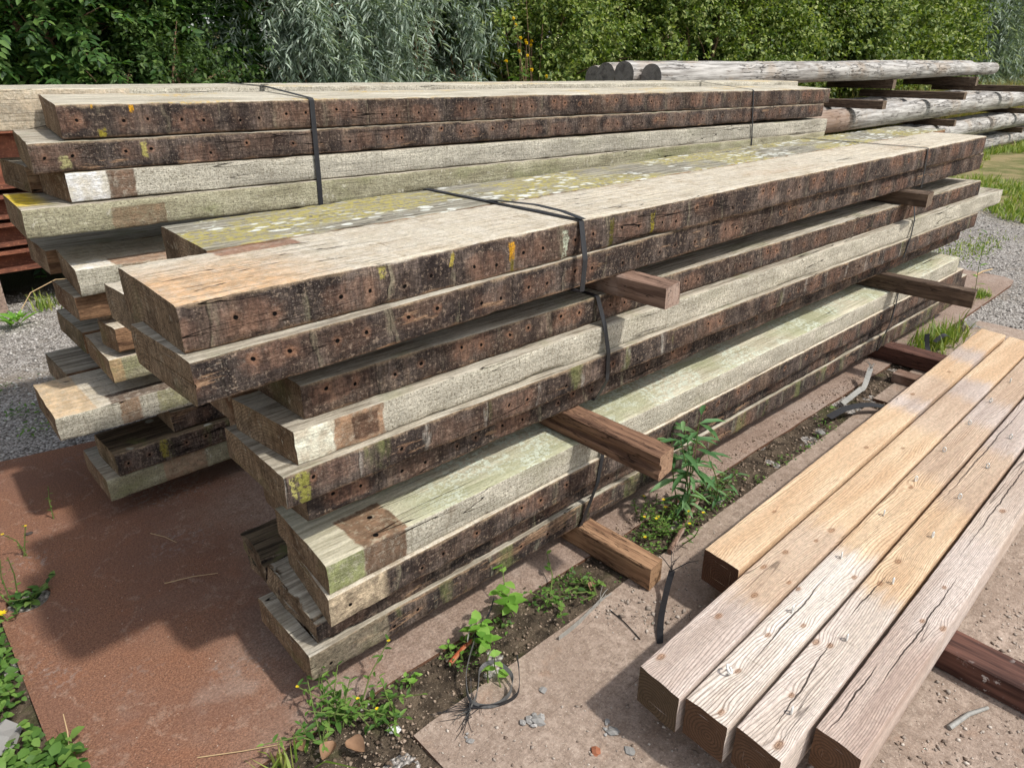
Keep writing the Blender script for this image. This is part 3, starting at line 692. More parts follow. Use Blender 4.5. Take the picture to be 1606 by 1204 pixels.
def bearer(label, x0, x1, y0, y1, z0, z1, mat, groove=False, skew=0., group='square spacer timbers between the bundles', name='spacer_timber', tilt=0.):
    """bar running along Y; near end at y0"""
    prof = [(0, 0), (1, 0), (1, 1), (0, 1)]
    if groove: prof = [(0, 0), (1, 0), (1, 1), (0, 1), (0, .62), (.16, .58), (.16, .36), (0, .32)]
    # rounded corners
    P = []
    r = .05; m = len(prof)
    for i in range(m):
        p = Vector(prof[i]); a = Vector(prof[i - 1]); b = Vector(prof[(i + 1) % m])
        P.append(p + (a - p).normalized() * min(r, (a - p).length * .3)); P.append(p + (b - p).normalized() * min(r, (b - p).length * .3))
    ny = max(4, int((y1 - y0) / .04)); mb = MB(); vs = []; n = len(P); sd_ = int(abs(x0 * 977 + y0 * 91 + z0 * 13)) + 3
    for i in range(ny + 1):
        f = i / ny; yy = y0 + (y1 - y0) * f
        for k, p in enumerate(P):
            ew = (float(vnoise(yy * 14, k * 3.3, 0, sd_)) - .5) * .004
            vs.append((x0 + (x1 - x0) * p.x + skew * f + ew, yy + (.012 * (p.x - .5) if i == 0 else 0) + (ew if i == 0 else 0), z0 + (z1 - z0) * p.y + ew * .7 + tilt * f))
    fs = []
    for i in range(ny):
        for k in range(n):
            k2 = (k + 1) % n; fs.append((i * n + k, i * n + k2, (i + 1) * n + k2, (i + 1) * n + k)[::-1])
    mb.add(vs, fs); mb.add(vs[:n], [tuple(range(n))]); mb.add(vs[-n:], [tuple(range(n - 1, -1, -1))])
    return tag(mb.build(name, mat, origin=(x0, y0, z0)), label, 'spacer timber', group)
SM1 = spacer_mat(1, S(112, 82, 62), S(172, 136, 104)); SM2 = spacer_mat(2, S(92, 68, 54), S(148, 114, 90), S(168, 138, 112)); SM3 = spacer_mat(3, S(98, 76, 64), S(150, 122, 104), S(176, 156, 142))
SM4 = spacer_mat(4, S(72, 50, 44), S(112, 80, 68), S(130, 98, 84)); SMD = spacer_mat(5, S(74, 60, 50), S(112, 94, 78), S(140, 122, 104))
bearer('square brown spacer end poking out under the top bundle beside the near strap', 1.735, 1.825, 1.215, 2.12, .8975, .966, SM3)
bearer('dark spacer end under the top bundle at the far end of the front stack', 4.025, 4.135, 1.30, 2.1, .8975, .966, SMD)
bearer('grooved brown spacer sticking far out between the lower bundles beside the willowherb', 1.545, 1.628, 1.05, 2.05, .4515, .535, SM2, groove=True)
bearer('long dark spacer sticking out low at the far end of the front stack', 3.995, 4.065, .975, 2.05, .4515, .535, SMD)
bearer('square brown bearer on the ground under the near half of the front stack', 1.59, 1.668, 1.075, 2.05, .001, .0885, SM1)
bearer('dark red bearer on the ground under the far half of the front stack', 4.165, 4.28, .80, 2.05, .001, .0885, SM4)
bearer('spacer hidden beneath the near end of the back stack', 1.5, 1.6, 2.66, 3.4, .001, .0885, SM1)
bearer('spacer hidden beneath the far end of the back stack', 4.4, 4.5, 2.66, 3.4, .001, .0885, SM1)
bearer('short worn wooden block lying beside the dark red bearer', 3.90, 3.985, 1.0, 1.225, -.003, .05, SM3, name='wood_block')
bearer('spacer in the upper gap of the back stack under the lichen cornered plank', 1.45, 1.54, 2.70, 3.35, .956, 1.05, SMD)
bearer('far spacer in the upper gap of the back stack', 4.5, 4.6, 2.70, 3.35, .9, .978, SMD)
bearer('spacer in the lower gap of the back stack', 1.4, 1.49, 2.70, 3.35, .478, .533, SMD)

# ================================================================== straps
def strap_mat(name, c0, c1):
    g = G(name); P = g.tc(); c = g.mix(g.noise(g.scale(P, 3, 1, 1), 40, 4), c0, c1)
    return g.done(c, .55, g.bump(g.noise(g.scale(P, 200, 6, 6), 2, 2), .4, .001), .4)
STRAP = strap_mat('black_strap_plastic', S(24, 24, 26), S(54, 54, 56)); STRAPW = strap_mat('faded_strap_plastic', S(120, 118, 112), S(176, 174, 166)); STRAPG = strap_mat('grey_strap_plastic', S(40, 40, 40), S(116, 114, 110))
def sect(k, x):
    p = PL[k]; f = (x - p['near'][0]) / (p['far'][0] - p['near'][0]); f = min(1, max(0, f))
    yF = p['near'][1] + (p['far'][1] - p['near'][1]) * f; yB = p['near'][3] + (p['far'][3] - p['near'][3]) * f; z = p['z'] + (p['zf'] - p['z']) * f
    return [(yF, z), (yF, z + p['t']), (yB, z + p['dzb']), (yB, z + p['t'] + p['dzb'])]
def hull(pts):
    pts = sorted(set(pts))
    def half(ps):
        h = []
        for p in ps:
            while len(h) > 1 and (h[-1][0] - h[-2][0]) * (p[1] - h[-2][1]) - (h[-1][1] - h[-2][1]) * (p[0] - h[-2][0]) <= 0: h.pop()
            h.append(p)
        return h
    a = half(pts); b = half(pts[::-1]); return a[:-1] + b[:-1]
def strap(label, keys, x, slant=0., w=.016, extra=None, group='black bundle straps', mat=None):
    pts = []
    for k in keys: pts += sect(k, x)
    h = hull(pts); cy = sum(p[0] for p in h) / len(h); cz = sum(p[1] for p in h) / len(h); zt = max(p[1] for p in h)
    out = []
    for i, (y, z) in enumerate(h):
        d = Vector((y - cy, z - cz)); off = .0035
        y2, z2 = y + math.copysign(off, d.x), z + math.copysign(off, d.y)
        out.append(Vector((x + slant * (zt - z), y2, z2)))
    # subdivide and round corners slightly
    path = []
    for i in range(len(out)):
        a, b = out[i], out[(i + 1) % len(out)]; path += [a.lerp(b, .02), a.lerp(b, .5), a.lerp(b, .98)]
    path.append(path[0])
    mb = MB(); mb.ribbon(path, (1, 0, 0), w, .0014)
    e = empty('bundle_strap', (x, cy, zt)); tag(e, label, 'strap', group)
    mb.build('band', mat or STRAP, e, None)
    b = e.children[0]; b.location = (-x, -cy, -zt)
    sb = MB(); y0, z0 = sect(keys[0], x)[1]
    y1 = (y0 + sect(keys[0], x)[3][0]) / 2 + .2
    sb.box((x - w * .58, y1 - .013, zt + .003), (x + w * .58, y1 + .013, zt + .0055)); s2 = sb.build('seal', STRAP, e, None); s2.location = (-x, -cy, -zt)
    if extra:
        xb = MB(); xb.ribbon(extra, (1, .1, 0), w, .0014); s3 = xb.build('loose_end', STRAP, e, None); s3.location = (-x, -cy, -zt)
    return e
strap('near black strap around the top bundle of the front stack with a slack second strand', ['F10', 'F10r', 'F9', 'F9r'], 1.545, -.09, .02,
      extra=[(1.55, 1.80, 1.168), (1.562, 1.72, 1.173), (1.572, 1.60, 1.178), (1.566, 1.48, 1.176), (1.549, 1.385, 1.1695)])
strap('far thin black strap around the top bundle of the front stack', ['F10', 'F10r', 'F9', 'F9r'], 4.19, .1, .014)
strap('near black strap around the middle bundle of the front stack', ['F8', 'F7', 'F6', 'F5', 'F8r', 'F5r'], 1.69, .02, .018)
strap('far thin black strap around the middle bundle of the front stack', ['F8', 'F7', 'F6', 'F5', 'F8r', 'F5r'], 4.19, -.4, .014)
strap('near black strap around the bottom bundle of the front stack', ['F4', 'F3', 'F2', 'F1', 'F4r', 'F1r'], 1.672, -.2, .018)
strap('far black strap around the bottom bundle of the front stack', ['F4', 'F3', 'F2', 'F1', 'F4r', 'F1r'], 4.11, -.15, .016)
strap('near black strap around the top of the back stack', ['B1', 'B2', 'B3', 'B4', 'B1r'], 1.42, -.03, .02)
strap('far thin black strap around the top of the back stack', ['B1', 'B2', 'B3', 'B4', 'B1r'], 4.58, .15, .013)

# ================================================================== fresh sawn beams
def beam_mat(seed, sections, knots, w, t, endc=S(108, 80, 59), cracks=(), ringk=.35):
    """sections: [(x_end, colA, colB)] along the beam"""
    g = G('sawn_beam_wood'); P0 = g.tc(); X, Y, Z = g.sep(P0); off = (seed * 7.3, seed * 3.1, seed * 1.9)
    P = g.V('ADD', P0, off)
    nz = g.sep(g.tc('Normal'))
    ys = g.add(Y, g.mul(Z, .8))
    warp = g.mul(g.sub(g.noise(g.scale(P, .8, 3, 3), 1.6, 2, .45), .5), .13)
    yy = g.add(ys, warp)
    kd = None; kr = None
    for (kx, ky) in knots:
        dx = g.M('DIVIDE', g.sub(X, kx), 1.7); dy = g.sub(Y, ky)
        r2 = g.add(g.mul(dx, dx), g.mul(dy, dy))
        ks = .7 + .6 * ((kx * 91.7 + ky * 53.1) % 1)
        infl = g.M('EXPONENT', g.mul(r2, -1 / ((.020 * ks) ** 2)))
        yy = g.add(yy, g.mul(infl, .009 * ks))
        d = g.M('DIVIDE', g.M('SQRT', r2), ks); kd = d if kd is None else g.mn(kd, d)
    ph = g.add(g.mul(yy, 2 * math.pi / .0062), g.mul(g.noise(g.scale(P, .5, 9, 9), 3, 3), 16.))
    ring = g.M('SINE', ph)
    ringv = g.ss(ring, -.1, .95)
    broad = g.noise(g.scale(P, .7, 7, 7), 2.4, 5, .6)
    fine = g.noise(g.scale(P, 5, 160, 160), 2, 3, .6)
    rag = g.mul(g.sub(g.noise(g.scale(P, .7, 6, 1), 6, 5, .7), .5), .22)
    xx = g.add(X, rag)
    A, B = sections[0][1], sections[0][2]; last = sections[0][0]
    for (xe, a, b) in sections[1:]:
        k = g.ss(xx, last - .09, last + .05)
        A = g.mix(k, A, a); B = g.mix(k, B, b); last = xe
    c = g.mix(g.ss(broad, .3, .7), B, A)
    c = g.mix(g.mul(ringv, g.mul(ringk, g.ss(g.noise(g.scale(P, .5, 12, 12), 2, 3), .25, .7, .35, 1.5))), c, g.mix(.6, B, S(104, 78, 56)))
    c = g.mix(g.ss(g.noise(g.scale(P, 2.5, 90, 90), 2, 4, .65), .40, .66, 0, .45), c, B)
    c = g.mix(g.ss(fine, .52, .72, 0, .4), c, g.mix(.5, B, S(90, 70, 54)))
    c = g.mix(g.ss(g.noise(g.scale(P, 40, 3, 3), 3, 3), .62, .72, 0, .28), c, S(112, 96, 78))
    crn = g.noise(g.scale(P, .3, 6, 6), 1.9, 2, .4)
    crk = g.mul(g.ss(g.M('ABSOLUTE', g.sub(crn, .5)), .004, .001), g.ss(g.noise(g.scale(P, 1, 1, 1), 1.2, 2), .55, .6, 0, .6))
    for (xa, ya, xb, yb) in cracks:
        f = g.M('DIVIDE', g.sub(X, xa), xb - xa, None, True)
        yc = g.add(g.add(ya, g.mul(f, yb - ya)), g.mul(g.sub(g.noise(g.scale(P, 1, .01, .01), 9, 4, .6), .5), .022))
        wdt = g.mul(g.M('SINE', g.mul(f, math.pi)), .0022)
        crk = g.mx(crk, g.ss(g.sub(g.M('ABSOLUTE', g.sub(Y, yc)), wdt), .0006, -.0006))
    c = g.mix(g.mul(crk, .9), c, S(48, 36, 28))
    if kd is not None:
        kdn = g.add(kd, g.mul(g.sub(g.noise(P, 60, 3), .5), .006))
        c = g.mix(g.mul(g.ss(kdn, .012, .003), .65), c, S(172, 130, 94))
        c = g.mix(g.mul(g.ss(g.M('ABSOLUTE', g.sub(kdn, .0052)), .0020, .0005), .5), c, S(92, 64, 46))
        c = g.mix(g.mul(g.ss(kdn, .0035, .001), .5), c, S(96, 62, 42))
    c = g.mix(1., c, g.ss(g.noise(g.scale(P, 1, 3, 3), 40, 5, .78), .3, .7, .78, 1.18), 'MULTIPLY')
    # end grain
    ey = g.sub(Y, w * (.3 + .4 * ((seed * .37) % 1))); ez = g.sub(Z, t * (.2 + .3 * ((seed * .61) % 1)))
    er = g.M('SQRT', g.add(g.mul(ey, ey), g.mul(ez, ez)))
    er = g.add(er, g.mul(g.sub(g.noise(P, 14, 3), .5), .012))
    es = g.ss(g.M('SINE', g.mul(er, 2 * math.pi / .0085)), -.2, .9)
    ec = g.mix(es, endc, tuple(q * .62 for q in endc[:3]))
    ec = g.mix(g.ss(g.noise(P, 30, 5, .7), .45, .7, 0, .6), ec, tuple(q * .55 for q in endc[:3]))
    isE = g.ss(g.M('ABSOLUTE', nz[0]), .6, .8)
    c = g.mix(isE, c, ec)
    h = g.sub(g.add(g.mul(g.inv(ringv), .5), g.add(g.mul(fine, .5), g.mul(broad, .4))), g.mul(crk, 1.3))
    h = g.mix(isE, h, g.mul(g.noise(P, 160, 3), 2.))
    return g.done(c, .72, g.bump(h, .6, .004), .25)
OR_A, OR_B = S(232, 206, 172), S(208, 174, 138)
TA_A, TA_B = S(218, 195, 170), S(190, 163, 138)
GR_A, GR_B = S(222, 207, 195), S(186, 168, 155)
WH_A, WH_B = S(238, 228, 216), S(206, 191, 176)
GRB = 'sawn softwood beams in the front row'
ZB, TB = .078, .117
def sbeam(key, label, xn, xf, yr, yl, skew, sections, knots, end, rough_end=0., screws=(), endc=S(108, 80, 59), cracks=(), ringk=.35):
    """yr,yl = right / left edge at xn; slope .03"""
    sl = .030
    near = (xn, yr, xn + skew, yl); far = (xf, yr + sl * (xf - xn), xf + .02, yl + sl * (xf - xn))
    _seed[0] += 1; sd_ = _seed[0]
    V, lo, st, sm, o = plank_geo((near, far), ZB, ZB, TB, sd_, .22, 0., rough_end, 0., .03, .0025)
    m = beam_mat(sd_, sections, [(kx - xn, ky - yr) for kx, ky in knots], yl - yr, TB, endc, [(a - xn, b - yr, c2 - xn, d2 - yr) for a, b, c2, d2 in cracks], ringk)
    ob = link('sawn_beam', mesh_np('sawn_beam', V, lo, st, m, sm), None, o)
    tag(ob, label, 'beam', GRB)
    for (sx, sy, big) in screws:
        p = (sx - xn, sy - yr, TB)
        if big:
            mb = MB(); n = 18; rr = .011
            ax = Vector((math.cos(.6), math.sin(.6), 0))
            mb.tube([Vector(p) + Vector((0, 0, .016)) + ax * (rr * math.cos(a)) + Vector((-.35, .5, .79)) * (rr * math.sin(a)) for a in np.linspace(.2, 5.9, n)], .0028, 8)
            mb.tube([Vector(p) + Vector((0, 0, -.004)), Vector(p) + Vector((-.003, -.003, .008))], .0032, 8)
        else:
            mb = MB(); n = 12; rr = .0075; a0 = (sx * 37) % 3
            ax = Vector((math.cos(a0), math.sin(a0), 0))
            mb.tube([Vector(p) + Vector((0, 0, .010)) + ax * (rr * .7 * math.cos(a)) + Vector((0, 0, 1)) * (rr * 1.4 * math.sin(a)) for a in np.linspace(0, 2 * math.pi, n)], .0024, 6, cap=False)
            mb.tube([Vector(p) + Vector((0, 0, -.004)), Vector(p) + Vector((0, 0, .004))], .0026, 6)
        mb.build('screw_eye', SCREW, ob)
    return ob
gq = G('galvanised_steel'); SCREW = gq.done(S(226, 226, 220), .45, None, .5, .1)
sbeam('A', 'bright orange sawn beam leftmost in the row and starting farther back', 1.672, 4.53, .816, .943, .012,
      [(1.5, OR_A, OR_B), (1.66, GR_A, GR_B), (1.98, TA_A, TA_B), (2.3, OR_A, OR_B), (2.5, GR_A, GR_B), (9, OR_A, OR_B)],
      [(2.03, .90), (3.35, .95), (3.75, .93), (2.7, .88)], 0, 0, endc=S(98, 68, 50))
sbeam('B', 'second sawn beam from the left with grey near half and rough dark sawn end', 1.146, 4.5, .656, .783, .012,
      [(.43, GR_A, GR_B), (.95, TA_A, TA_B), (1.9, OR_A, OR_B), (2.35, TA_A, TA_B), (2.6, GR_A, GR_B), (9, OR_A, OR_B)],
      [(1.221, .766), (1.459, .749), (1.606, .726), (1.739, .774), (1.73, .687), (1.854, .765), (1.979, .728), (2.068, .72), (2.8, .78)], 0, 0, endc=S(100, 82, 62))
sbeam('C', 'third sawn beam with strong white wavy grain and a screw eye ring near its end', 1.158, 4.45, .532, .646, .004,
      [(.86, WH_A, WH_B), (1.5, OR_A, OR_B), (2.1, TA_A, TA_B), (2.4, GR_A, GR_B), (9, TA_A, TA_B)],
      [(1.186, .566), (1.325, .607), (1.493, .62), (1.596, .573), (1.723, .655), (1.894, .568), (2.527, .647)], 0, 0, cracks=[(1.36, .60, 1.86, .625)], ringk=.62, screws=
      [(1.30, .618, 1)] + [(x, y, 0) for x, y in ((1.622, .619), (1.953, .635), (2.278, .641), (2.582, .652), (2.886, .661), (3.209, .673), (3.513, .682), (3.821, .690))])
sbeam('D', 'fourth sawn beam with orange middle and whitish knotty near end', 1.165, 4.5, .404, .520, .012,
      [(.72, GR_A, WH_B), (1.35, OR_A, OR_B), (1.9, TA_A, TA_B), (9, GR_A, GR_B)],
      [(1.203, .43), (1.353, .479), (1.562, .522), (1.578, .491), (1.92, .505), (2.062, .51)], 0, 0, cracks=[(1.22, .455, 1.62, .50), (1.72, .505, 1.98, .508), (2.5, .54, 3.6, .57)], ringk=.45, screws=
      [(x, y, 0) for x, y in ((1.303, .453), (1.627, .47), (1.947, .48), (2.269, .485), (2.573, .505), (2.874, .507), (3.196, .519))])
sbeam('E', 'rightmost sawn beam with long split cracks and a pale lit outer edge', 1.302, 4.4, .289, .396, .008,
      [(.5, S(216, 198, 184), S(180, 158, 144)), (1.1, GR_A, GR_B), (9, S(218, 202, 186), S(188, 167, 150))],
      [(2.04, .372), (1.86, .314), (1.85, .363), (2.6, .38)], 0, 0, cracks=[(1.305, .372, 1.62, .378), (1.5, .345, 2.15, .362), (2.2, .39, 3.3, .42)], ringk=.3)
bearer('dark bearer with white paint flecks crossing under the near part of the sawn beams', 1.935, 2.045, -.9, 1.0, .001, .076, None, group='bearers under the sawn beams', name='bearer_timber')
dk = bpy.data.objects[[o.name for o in COL.objects if o.name.startswith('bearer_timber')][-1]]
g = G('painted_bearer'); P = g.tc()
c_ = g.mix(g.ss(g.noise(g.scale(P, 20, 1.5, 20), 2.4, 5), .3, .7), S(58, 38, 32), S(112, 78, 66))
c_ = g.mix(g.mul(g.ss(g.noise(P, 26, 4, .7), .58, .64), g.ss(g.noise(P, 3.5, 3), .45, .58)), c_, S(212, 206, 198))
dk.data.materials.clear(); dk.data.materials.append(g.done(c_, .8, g.bump(g.noise(g.scale(P, 20, 2, 20), 3, 5), .6, .004), .25))
bearer('brown bearer under the far part of the sawn beams', 3.0, 3.1, .1, .88, .001, .076, SM3, group='bearers under the sawn beams', name='bearer_timber')

# ================================================================== pole pile
def pole_mat(seed, butt):
    g = G('weathered_pole'); P0 = g.tc(); X, Y, Z = g.sep(P0); P = g.V('ADD', P0, (seed * 5.1, seed * 2.7, seed))
    gr = g.noise(g.scale(P, .7, 9, 9), 3, 5, .62)
    c = g.mix(g.ss(gr, .3, .68), S(124, 119, 113), S(196, 192, 185))
    c = g.mix(g.ss(g.noise(P, 2.2, 4, .6), .50, .66, 0, .5), c, S(160, 142, 122))
    c = g.mix(g.ss(g.noise(g.scale(P, 1, 4, 4), 5, 5, .7), .6, .7, 0, .7), c, S(96, 82, 68))
    cr = g.ss(g.M('ABSOLUTE', g.sub(g.noise(g.scale(P, .8, 8, 8), 2.4, 5, .6), .5)), .016, .004)
    cr = g.mul(cr, g.ss(g.noise(P, 1.7, 3), .42, .52))
    c = g.mix(g.mul(cr, .85), c, S(52, 44, 38))
    if butt:
        c = g.mix(g.ss(g.add(X, g.mul(g.noise(P, 4, 3), .5)), butt + .35, butt, 0, .75), c, S(134, 106, 84))
    nx = g.sep(g.tc('Normal'))[0]
    rr = g.M('SQRT', g.add(g.mul(Y, Y), g.mul(Z, Z)))
    e = g.mix(g.ss(g.M('SINE', g.mul(rr, 500)), -.2, .9), S(120, 114, 106), S(164, 156, 146))
    e = g.mix(g.ss(g.noise(P, 9, 4), .5, .7), e, S(100, 94, 88))
    c = g.mix(g.ss(nx, -.6, -.8), c, e)
    e2 = g.mix(g.noise(P, 9, 4), S(196, 184, 162), S(150, 136, 116))
    c = g.mix(g.ss(nx, .6, .8), c, e2)
    return g.done(c, .85, g.bump(g.sub(gr, cr), .8, .012), .2)
def pole(label, x0, x1, y, z, r0, r1, seed, butt=0, bend=.0):
    n = 20; m = int((x1 - x0) / .12); vs = []; sdd = seed * 13
    xs = np.linspace(0, x1 - x0, m + 1); th = np.linspace(0, 2 * np.pi, n, endpoint=False)
    f = xs / (x1 - x0)
    rr = (r0 + (r1 - r0) * f)[:, None] * (1 + .05 * (fbm(xs[:, None] * 1.3, np.cos(th)[None] * 1.2, np.sin(th)[None] * 1.2, sdd, 3) - .5) * 2)
    rr = rr * (1 + .06 * np.exp(-((xs[:, None] % 1.7) - .8) ** 2 / .004) * (np.cos(th[None] - seed) > .2))
    cy = (fbm(xs * .3, seed, 0, sdd, 2) - .5) * .05; cz = (fbm(xs * .3, seed, 4, sdd, 2) - .5) * .03 + bend * 4 * f * (1 - f)
    V = np.stack([np.repeat(xs[:, None], n, 1), cy[:, None] + rr * np.cos(th), cz[:, None] + rr * np.sin(th)], -1)
    mb = MB(); verts = V.reshape(-1, 3); fs = []
    for i in range(m):
        for k in range(n):
            k2 = (k + 1) % n; fs.append((i * n + k, (i + 1) * n + k, (i + 1) * n + k2, i * n + k2))
    mb.add(verts, fs, True); mb.add(V[0], [tuple(range(n))]); mb.add(V[-1], [tuple(range(n - 1, -1, -1))])
    return tag(mb.build('wooden_pole', pole_mat(seed, butt), origin=None), label, 'wooden pole', 'weathered poles of the pile at the back').__setattr__('location', (x0, y, z))
P_ = 'of the weathered pole pile'
pole('front pole of the top layer ' + P_, 6.3, 16.85, 4.8, 1.405, .128, .105, 1, 0)
pole('second pole from the front in the top layer ' + P_, 6.2, 16.3, 5.07, 1.425, .128, .11, 2)
pole('third pole from the front in the top layer ' + P_, 6.22, 15.8, 5.33, 1.41, .125, .12, 3)
pole('rearmost pole of the top layer ' + P_ + ', farthest left end', 6.34, 15.2, 5.6, 1.395, .12, .11, 4)
pole('big brown butted front pole of the upper middle layer ' + P_, 7.2, 20.5, 4.375, .865, .135, .155, 5, 2.6)
pole('second pole of the upper middle layer ' + P_, 7.8, 19.5, 4.68, .875, .135, .13, 6, 2)
pole('third pole of the upper middle layer ' + P_, 7.6, 18.5, 4.98, .88, .14, .13, 7)
pole('rear pole of the upper middle layer ' + P_, 7.6, 18.0, 5.28, .88, .13, .13, 8)
pole('pale front pole of the lower middle layer ' + P_, 9.0, 21, 4.36, .485, .13, .15, 9, 1.5)
pole('second pole of the lower middle layer ' + P_, 9.2, 20, 4.66, .485, .135, .14, 10)
pole('front pole lying on the grass at the bottom ' + P_, 8.8, 22, 4.49, .112, .125, .13, 11)
pole('second pole lying on the ground at the bottom ' + P_, 9.0, 21, 4.78, .112, .125, .13, 12)
GQ = 'spacer timbers in the pole pile'
bearer('light ended spacer lying on the poles just past the far end of the back stack', 9.80, 9.94, 3.91, 5.2, 1.0, 1.10, SMD, group=GQ)
bearer('long slim spacer slanting out over the poles in the pole pile', 12.3, 12.44, 3.80, 5.3, 1.03, 1.13, SMD, group=GQ)
bearer('spacer at the right edge of the picture lying on the far poles', 15.6, 15.75, 3.6, 5.4, 1.04, 1.14, SMD, group=GQ)
bearer('dark spacer in the shade under the top poles near their middle', 12.0, 12.14, 4.7, 5.7, 1.16, 1.285, SMD, group=GQ)
bearer('dark spacer in the shade under the right ends of the top poles', 15.0, 15.15, 4.5, 5.7, 1.14, 1.28, SMD, group=GQ)
bearer('dark spacer under the left ends of the top poles', 7.3, 7.42, 4.6, 5.7, 1.03, 1.275, SMD, group=GQ)
bearer('short dark spacer end between the two middle layers of the pole pile', 12.9, 13.02, 4.03, 5.3, .62, .715, SMD, group=GQ)
bearer('spacer under the far poles at the lower middle layer', 16.9, 17.02, 4.1, 5.2, .62, .71, SMD, group=GQ)
bearer('low spacer between the bottom poles of the pile', 12.4, 12.5, 4.2, 5.0, .24, .345, SMD, group=GQ)
bearer('far low spacer between the bottom poles of the pile', 17.4, 17.5, 4.2, 5.0, .24, .34, SMD, group=GQ)

# ================================================================== rusty steel sections at the left
g = G('rusty_section_steel'); P = g.tc()
c_ = g.mix(g.ss(g.noise(g.scale(P, 1, 3, 3), 6, 5, .65), .3, .7), S(88, 54, 42), S(146, 92, 68))
c_ = g.mix(g.ss(g.noise(P, 70, 3), .55, .7, 0, .5), c_, S(190, 130, 96)); c_ = g.mix(g.ss(g.noise(P, 3, 4), .56, .68, 0, .6), c_, S(92, 60, 48))
RSEC = g.done(c_, .8, g.bump(g.noise(P, 80, 4), .5, .004), .3)
def section(label, x0, x1, y0, z0, h, d, tf, tw):
    """I section lying along X: flanges top and bottom, web in the middle"""
    ym = y0 + d / 2
    pr = [(y0, z0), (y0 + d, z0), (y0 + d, z0 + tf), (ym + tw / 2, z0 + tf), (ym + tw / 2, z0 + h - tf), (y0 + d, z0 + h - tf), (y0 + d, z0 + h), (y0, z0 + h), (y0, z0 + h - tf), (ym - tw / 2, z0 + h - tf), (ym - tw / 2, z0 + tf), (y0, z0 + tf)]
    mb = MB(); n = len(pr); nx = 16; vs = []
    for i in range(nx + 1):
        x = x0 + (x1 - x0) * i / nx
        for k, (y, z) in enumerate(pr): vs.append((x, y + (float(vnoise(x * 2, k, 0, 9)) - .5) * .004, z + (float(vnoise(x * 2, k, 5, 9)) - .5) * .004))
    fs = [(i * n + k, (i + 1) * n + k, (i + 1) * n + (k + 1) % n, i * n + (k + 1) % n)[::-1] for i in range(nx) for k in range(n)]
    mb.add(vs, fs)
    for base, sgn in ((0, 1), (nx * n, -1)):
        for q in ((0, 1, 2, 3, 10, 11), (3, 4, 9, 10), (4, 5, 6, 7, 8, 9)):
            mb.add([vs[base + j] for j in q], [tuple(range(len(q)))[::sgn]])
    return tag(mb.build('steel_section', RSEC, origin=(x0, y0, z0)), label, 'steel beam', 'rusty steel beams behind the back stack')
section('deep rusty steel beam on top of the rusty pile at the left edge', -2.5, 1.6, 5.9, .79, .37, .26, .022, .014)
section('upper of the three slim rusty beams at the left edge, below the deep one', -2.5, 1.45, 5.88, .60, .15, .24, .02, .014)
section('middle of the three slim rusty beams at the left edge', -2.5, 1.5, 5.87, .42, .15, .24, .02, .014)
section('lowest rusty beam of the pile at the left edge, on a dark block', -2.5, 1.55, 5.86, .25, .14, .24, .02, .014)
section('rear deep rusty beam of the pile at the left edge', -2.5, 1.5, 6.2, .60, .5, .3, .022, .014)
section('rear lower rusty beam of the pile at the left edge', -2.5, 1.5, 6.18, .25, .3, .3, .022, .014)
for yb in (.35, -1.4):
    bearer('thick dark timber block carrying the rusty beams, %s' % ('nearer the back stack' if yb > 0 else 'beyond the left edge'), yb, yb + .3, 5.82, 6.5, -.01, .248, SM3, group='blocks under the rusty beams', name='timber_block')

# ================================================================== foliage
def leaf_mat(name, cols, trans=.3, rough=.55):
    g = G(name); r = g.n('ShaderNodeNewGeometry').outputs['Random Per Island']
    k = g.n('ShaderNodeValToRGB'); k.color_ramp.interpolation = 'LINEAR'
    el = k.color_ramp.elements
    while len(el) < len(cols): el.new(.5)
    for i, c in enumerate(cols): el[i].position = i / (len(cols) - 1); el[i].color = c
    g.put(k.inputs[0], r); c = k.outputs[0]
    tr = g.mix(1., c, (1.25, 1.35, .55, 1), 'MULTIPLY')
    return g.done(c, rough, None, .35, 0., (tr, trans))
LT_FULL = (np.array([(0, 0, 0), (.3, .42, .07), (.3, -.42, .07), (.68, .33, .03), (.68, -.33, .03), (1, 0, -.1), (.33, 0, 0), (.68, 0, -.03)]),
           [(0, 6, 1), (0, 2, 6), (6, 7, 3, 1), (6, 2, 4, 7), (7, 5, 3), (7, 4, 5)])
LT_MID = (np.array([(0, 0, 0), (.4, .5, .08), (1, 0, -.06), (.4, -.5, .08)]), [(0, 2, 1), (0, 3, 2)])
def leaves_arrays(pos, axis, nrm, length, width, tmpl):
    T, F = tmpl
    ax = axis / np.maximum(1e-9, np.linalg.norm(axis, axis=1, keepdims=True))
    ac = np.cross(nrm, ax); ac /= np.maximum(1e-9, np.linalg.norm(ac, axis=1, keepdims=True))
    nn = np.cross(ax, ac)
    L = length[:, None, None]; Wd = width[:, None, None]
    V = pos[:, None, :] + ax[:, None, :] * (T[None, :, 0:1] * L) + ac[:, None, :] * (T[None, :, 1:2] * Wd) + nn[:, None, :] * (T[None, :, 2:3] * L)
    N = len(pos); k = len(T)
    lo = np.concatenate([np.array(f) for f in F]); ln = np.array([len(f) for f in F])
    st0 = np.concatenate([[0], np.cumsum(ln)[:-1]]); tot = ln.sum()
    loops = (lo[None, :] + (np.arange(N) * k)[:, None]).ravel(); starts = (st0[None, :] + (np.arange(N) * tot)[:, None]).ravel()
    return V.reshape(-1, 3), loops, starts
def leaf_obj(name, pos, axis, nrm, length, width, mat, tmpl, parent=None, origin=(0, 0, 0)):
    V, lo, st = leaves_arrays(pos - np.array(origin), axis, nrm, length, width, tmpl)
    return link(name, mesh_np(name, V, lo, st, mat), parent)

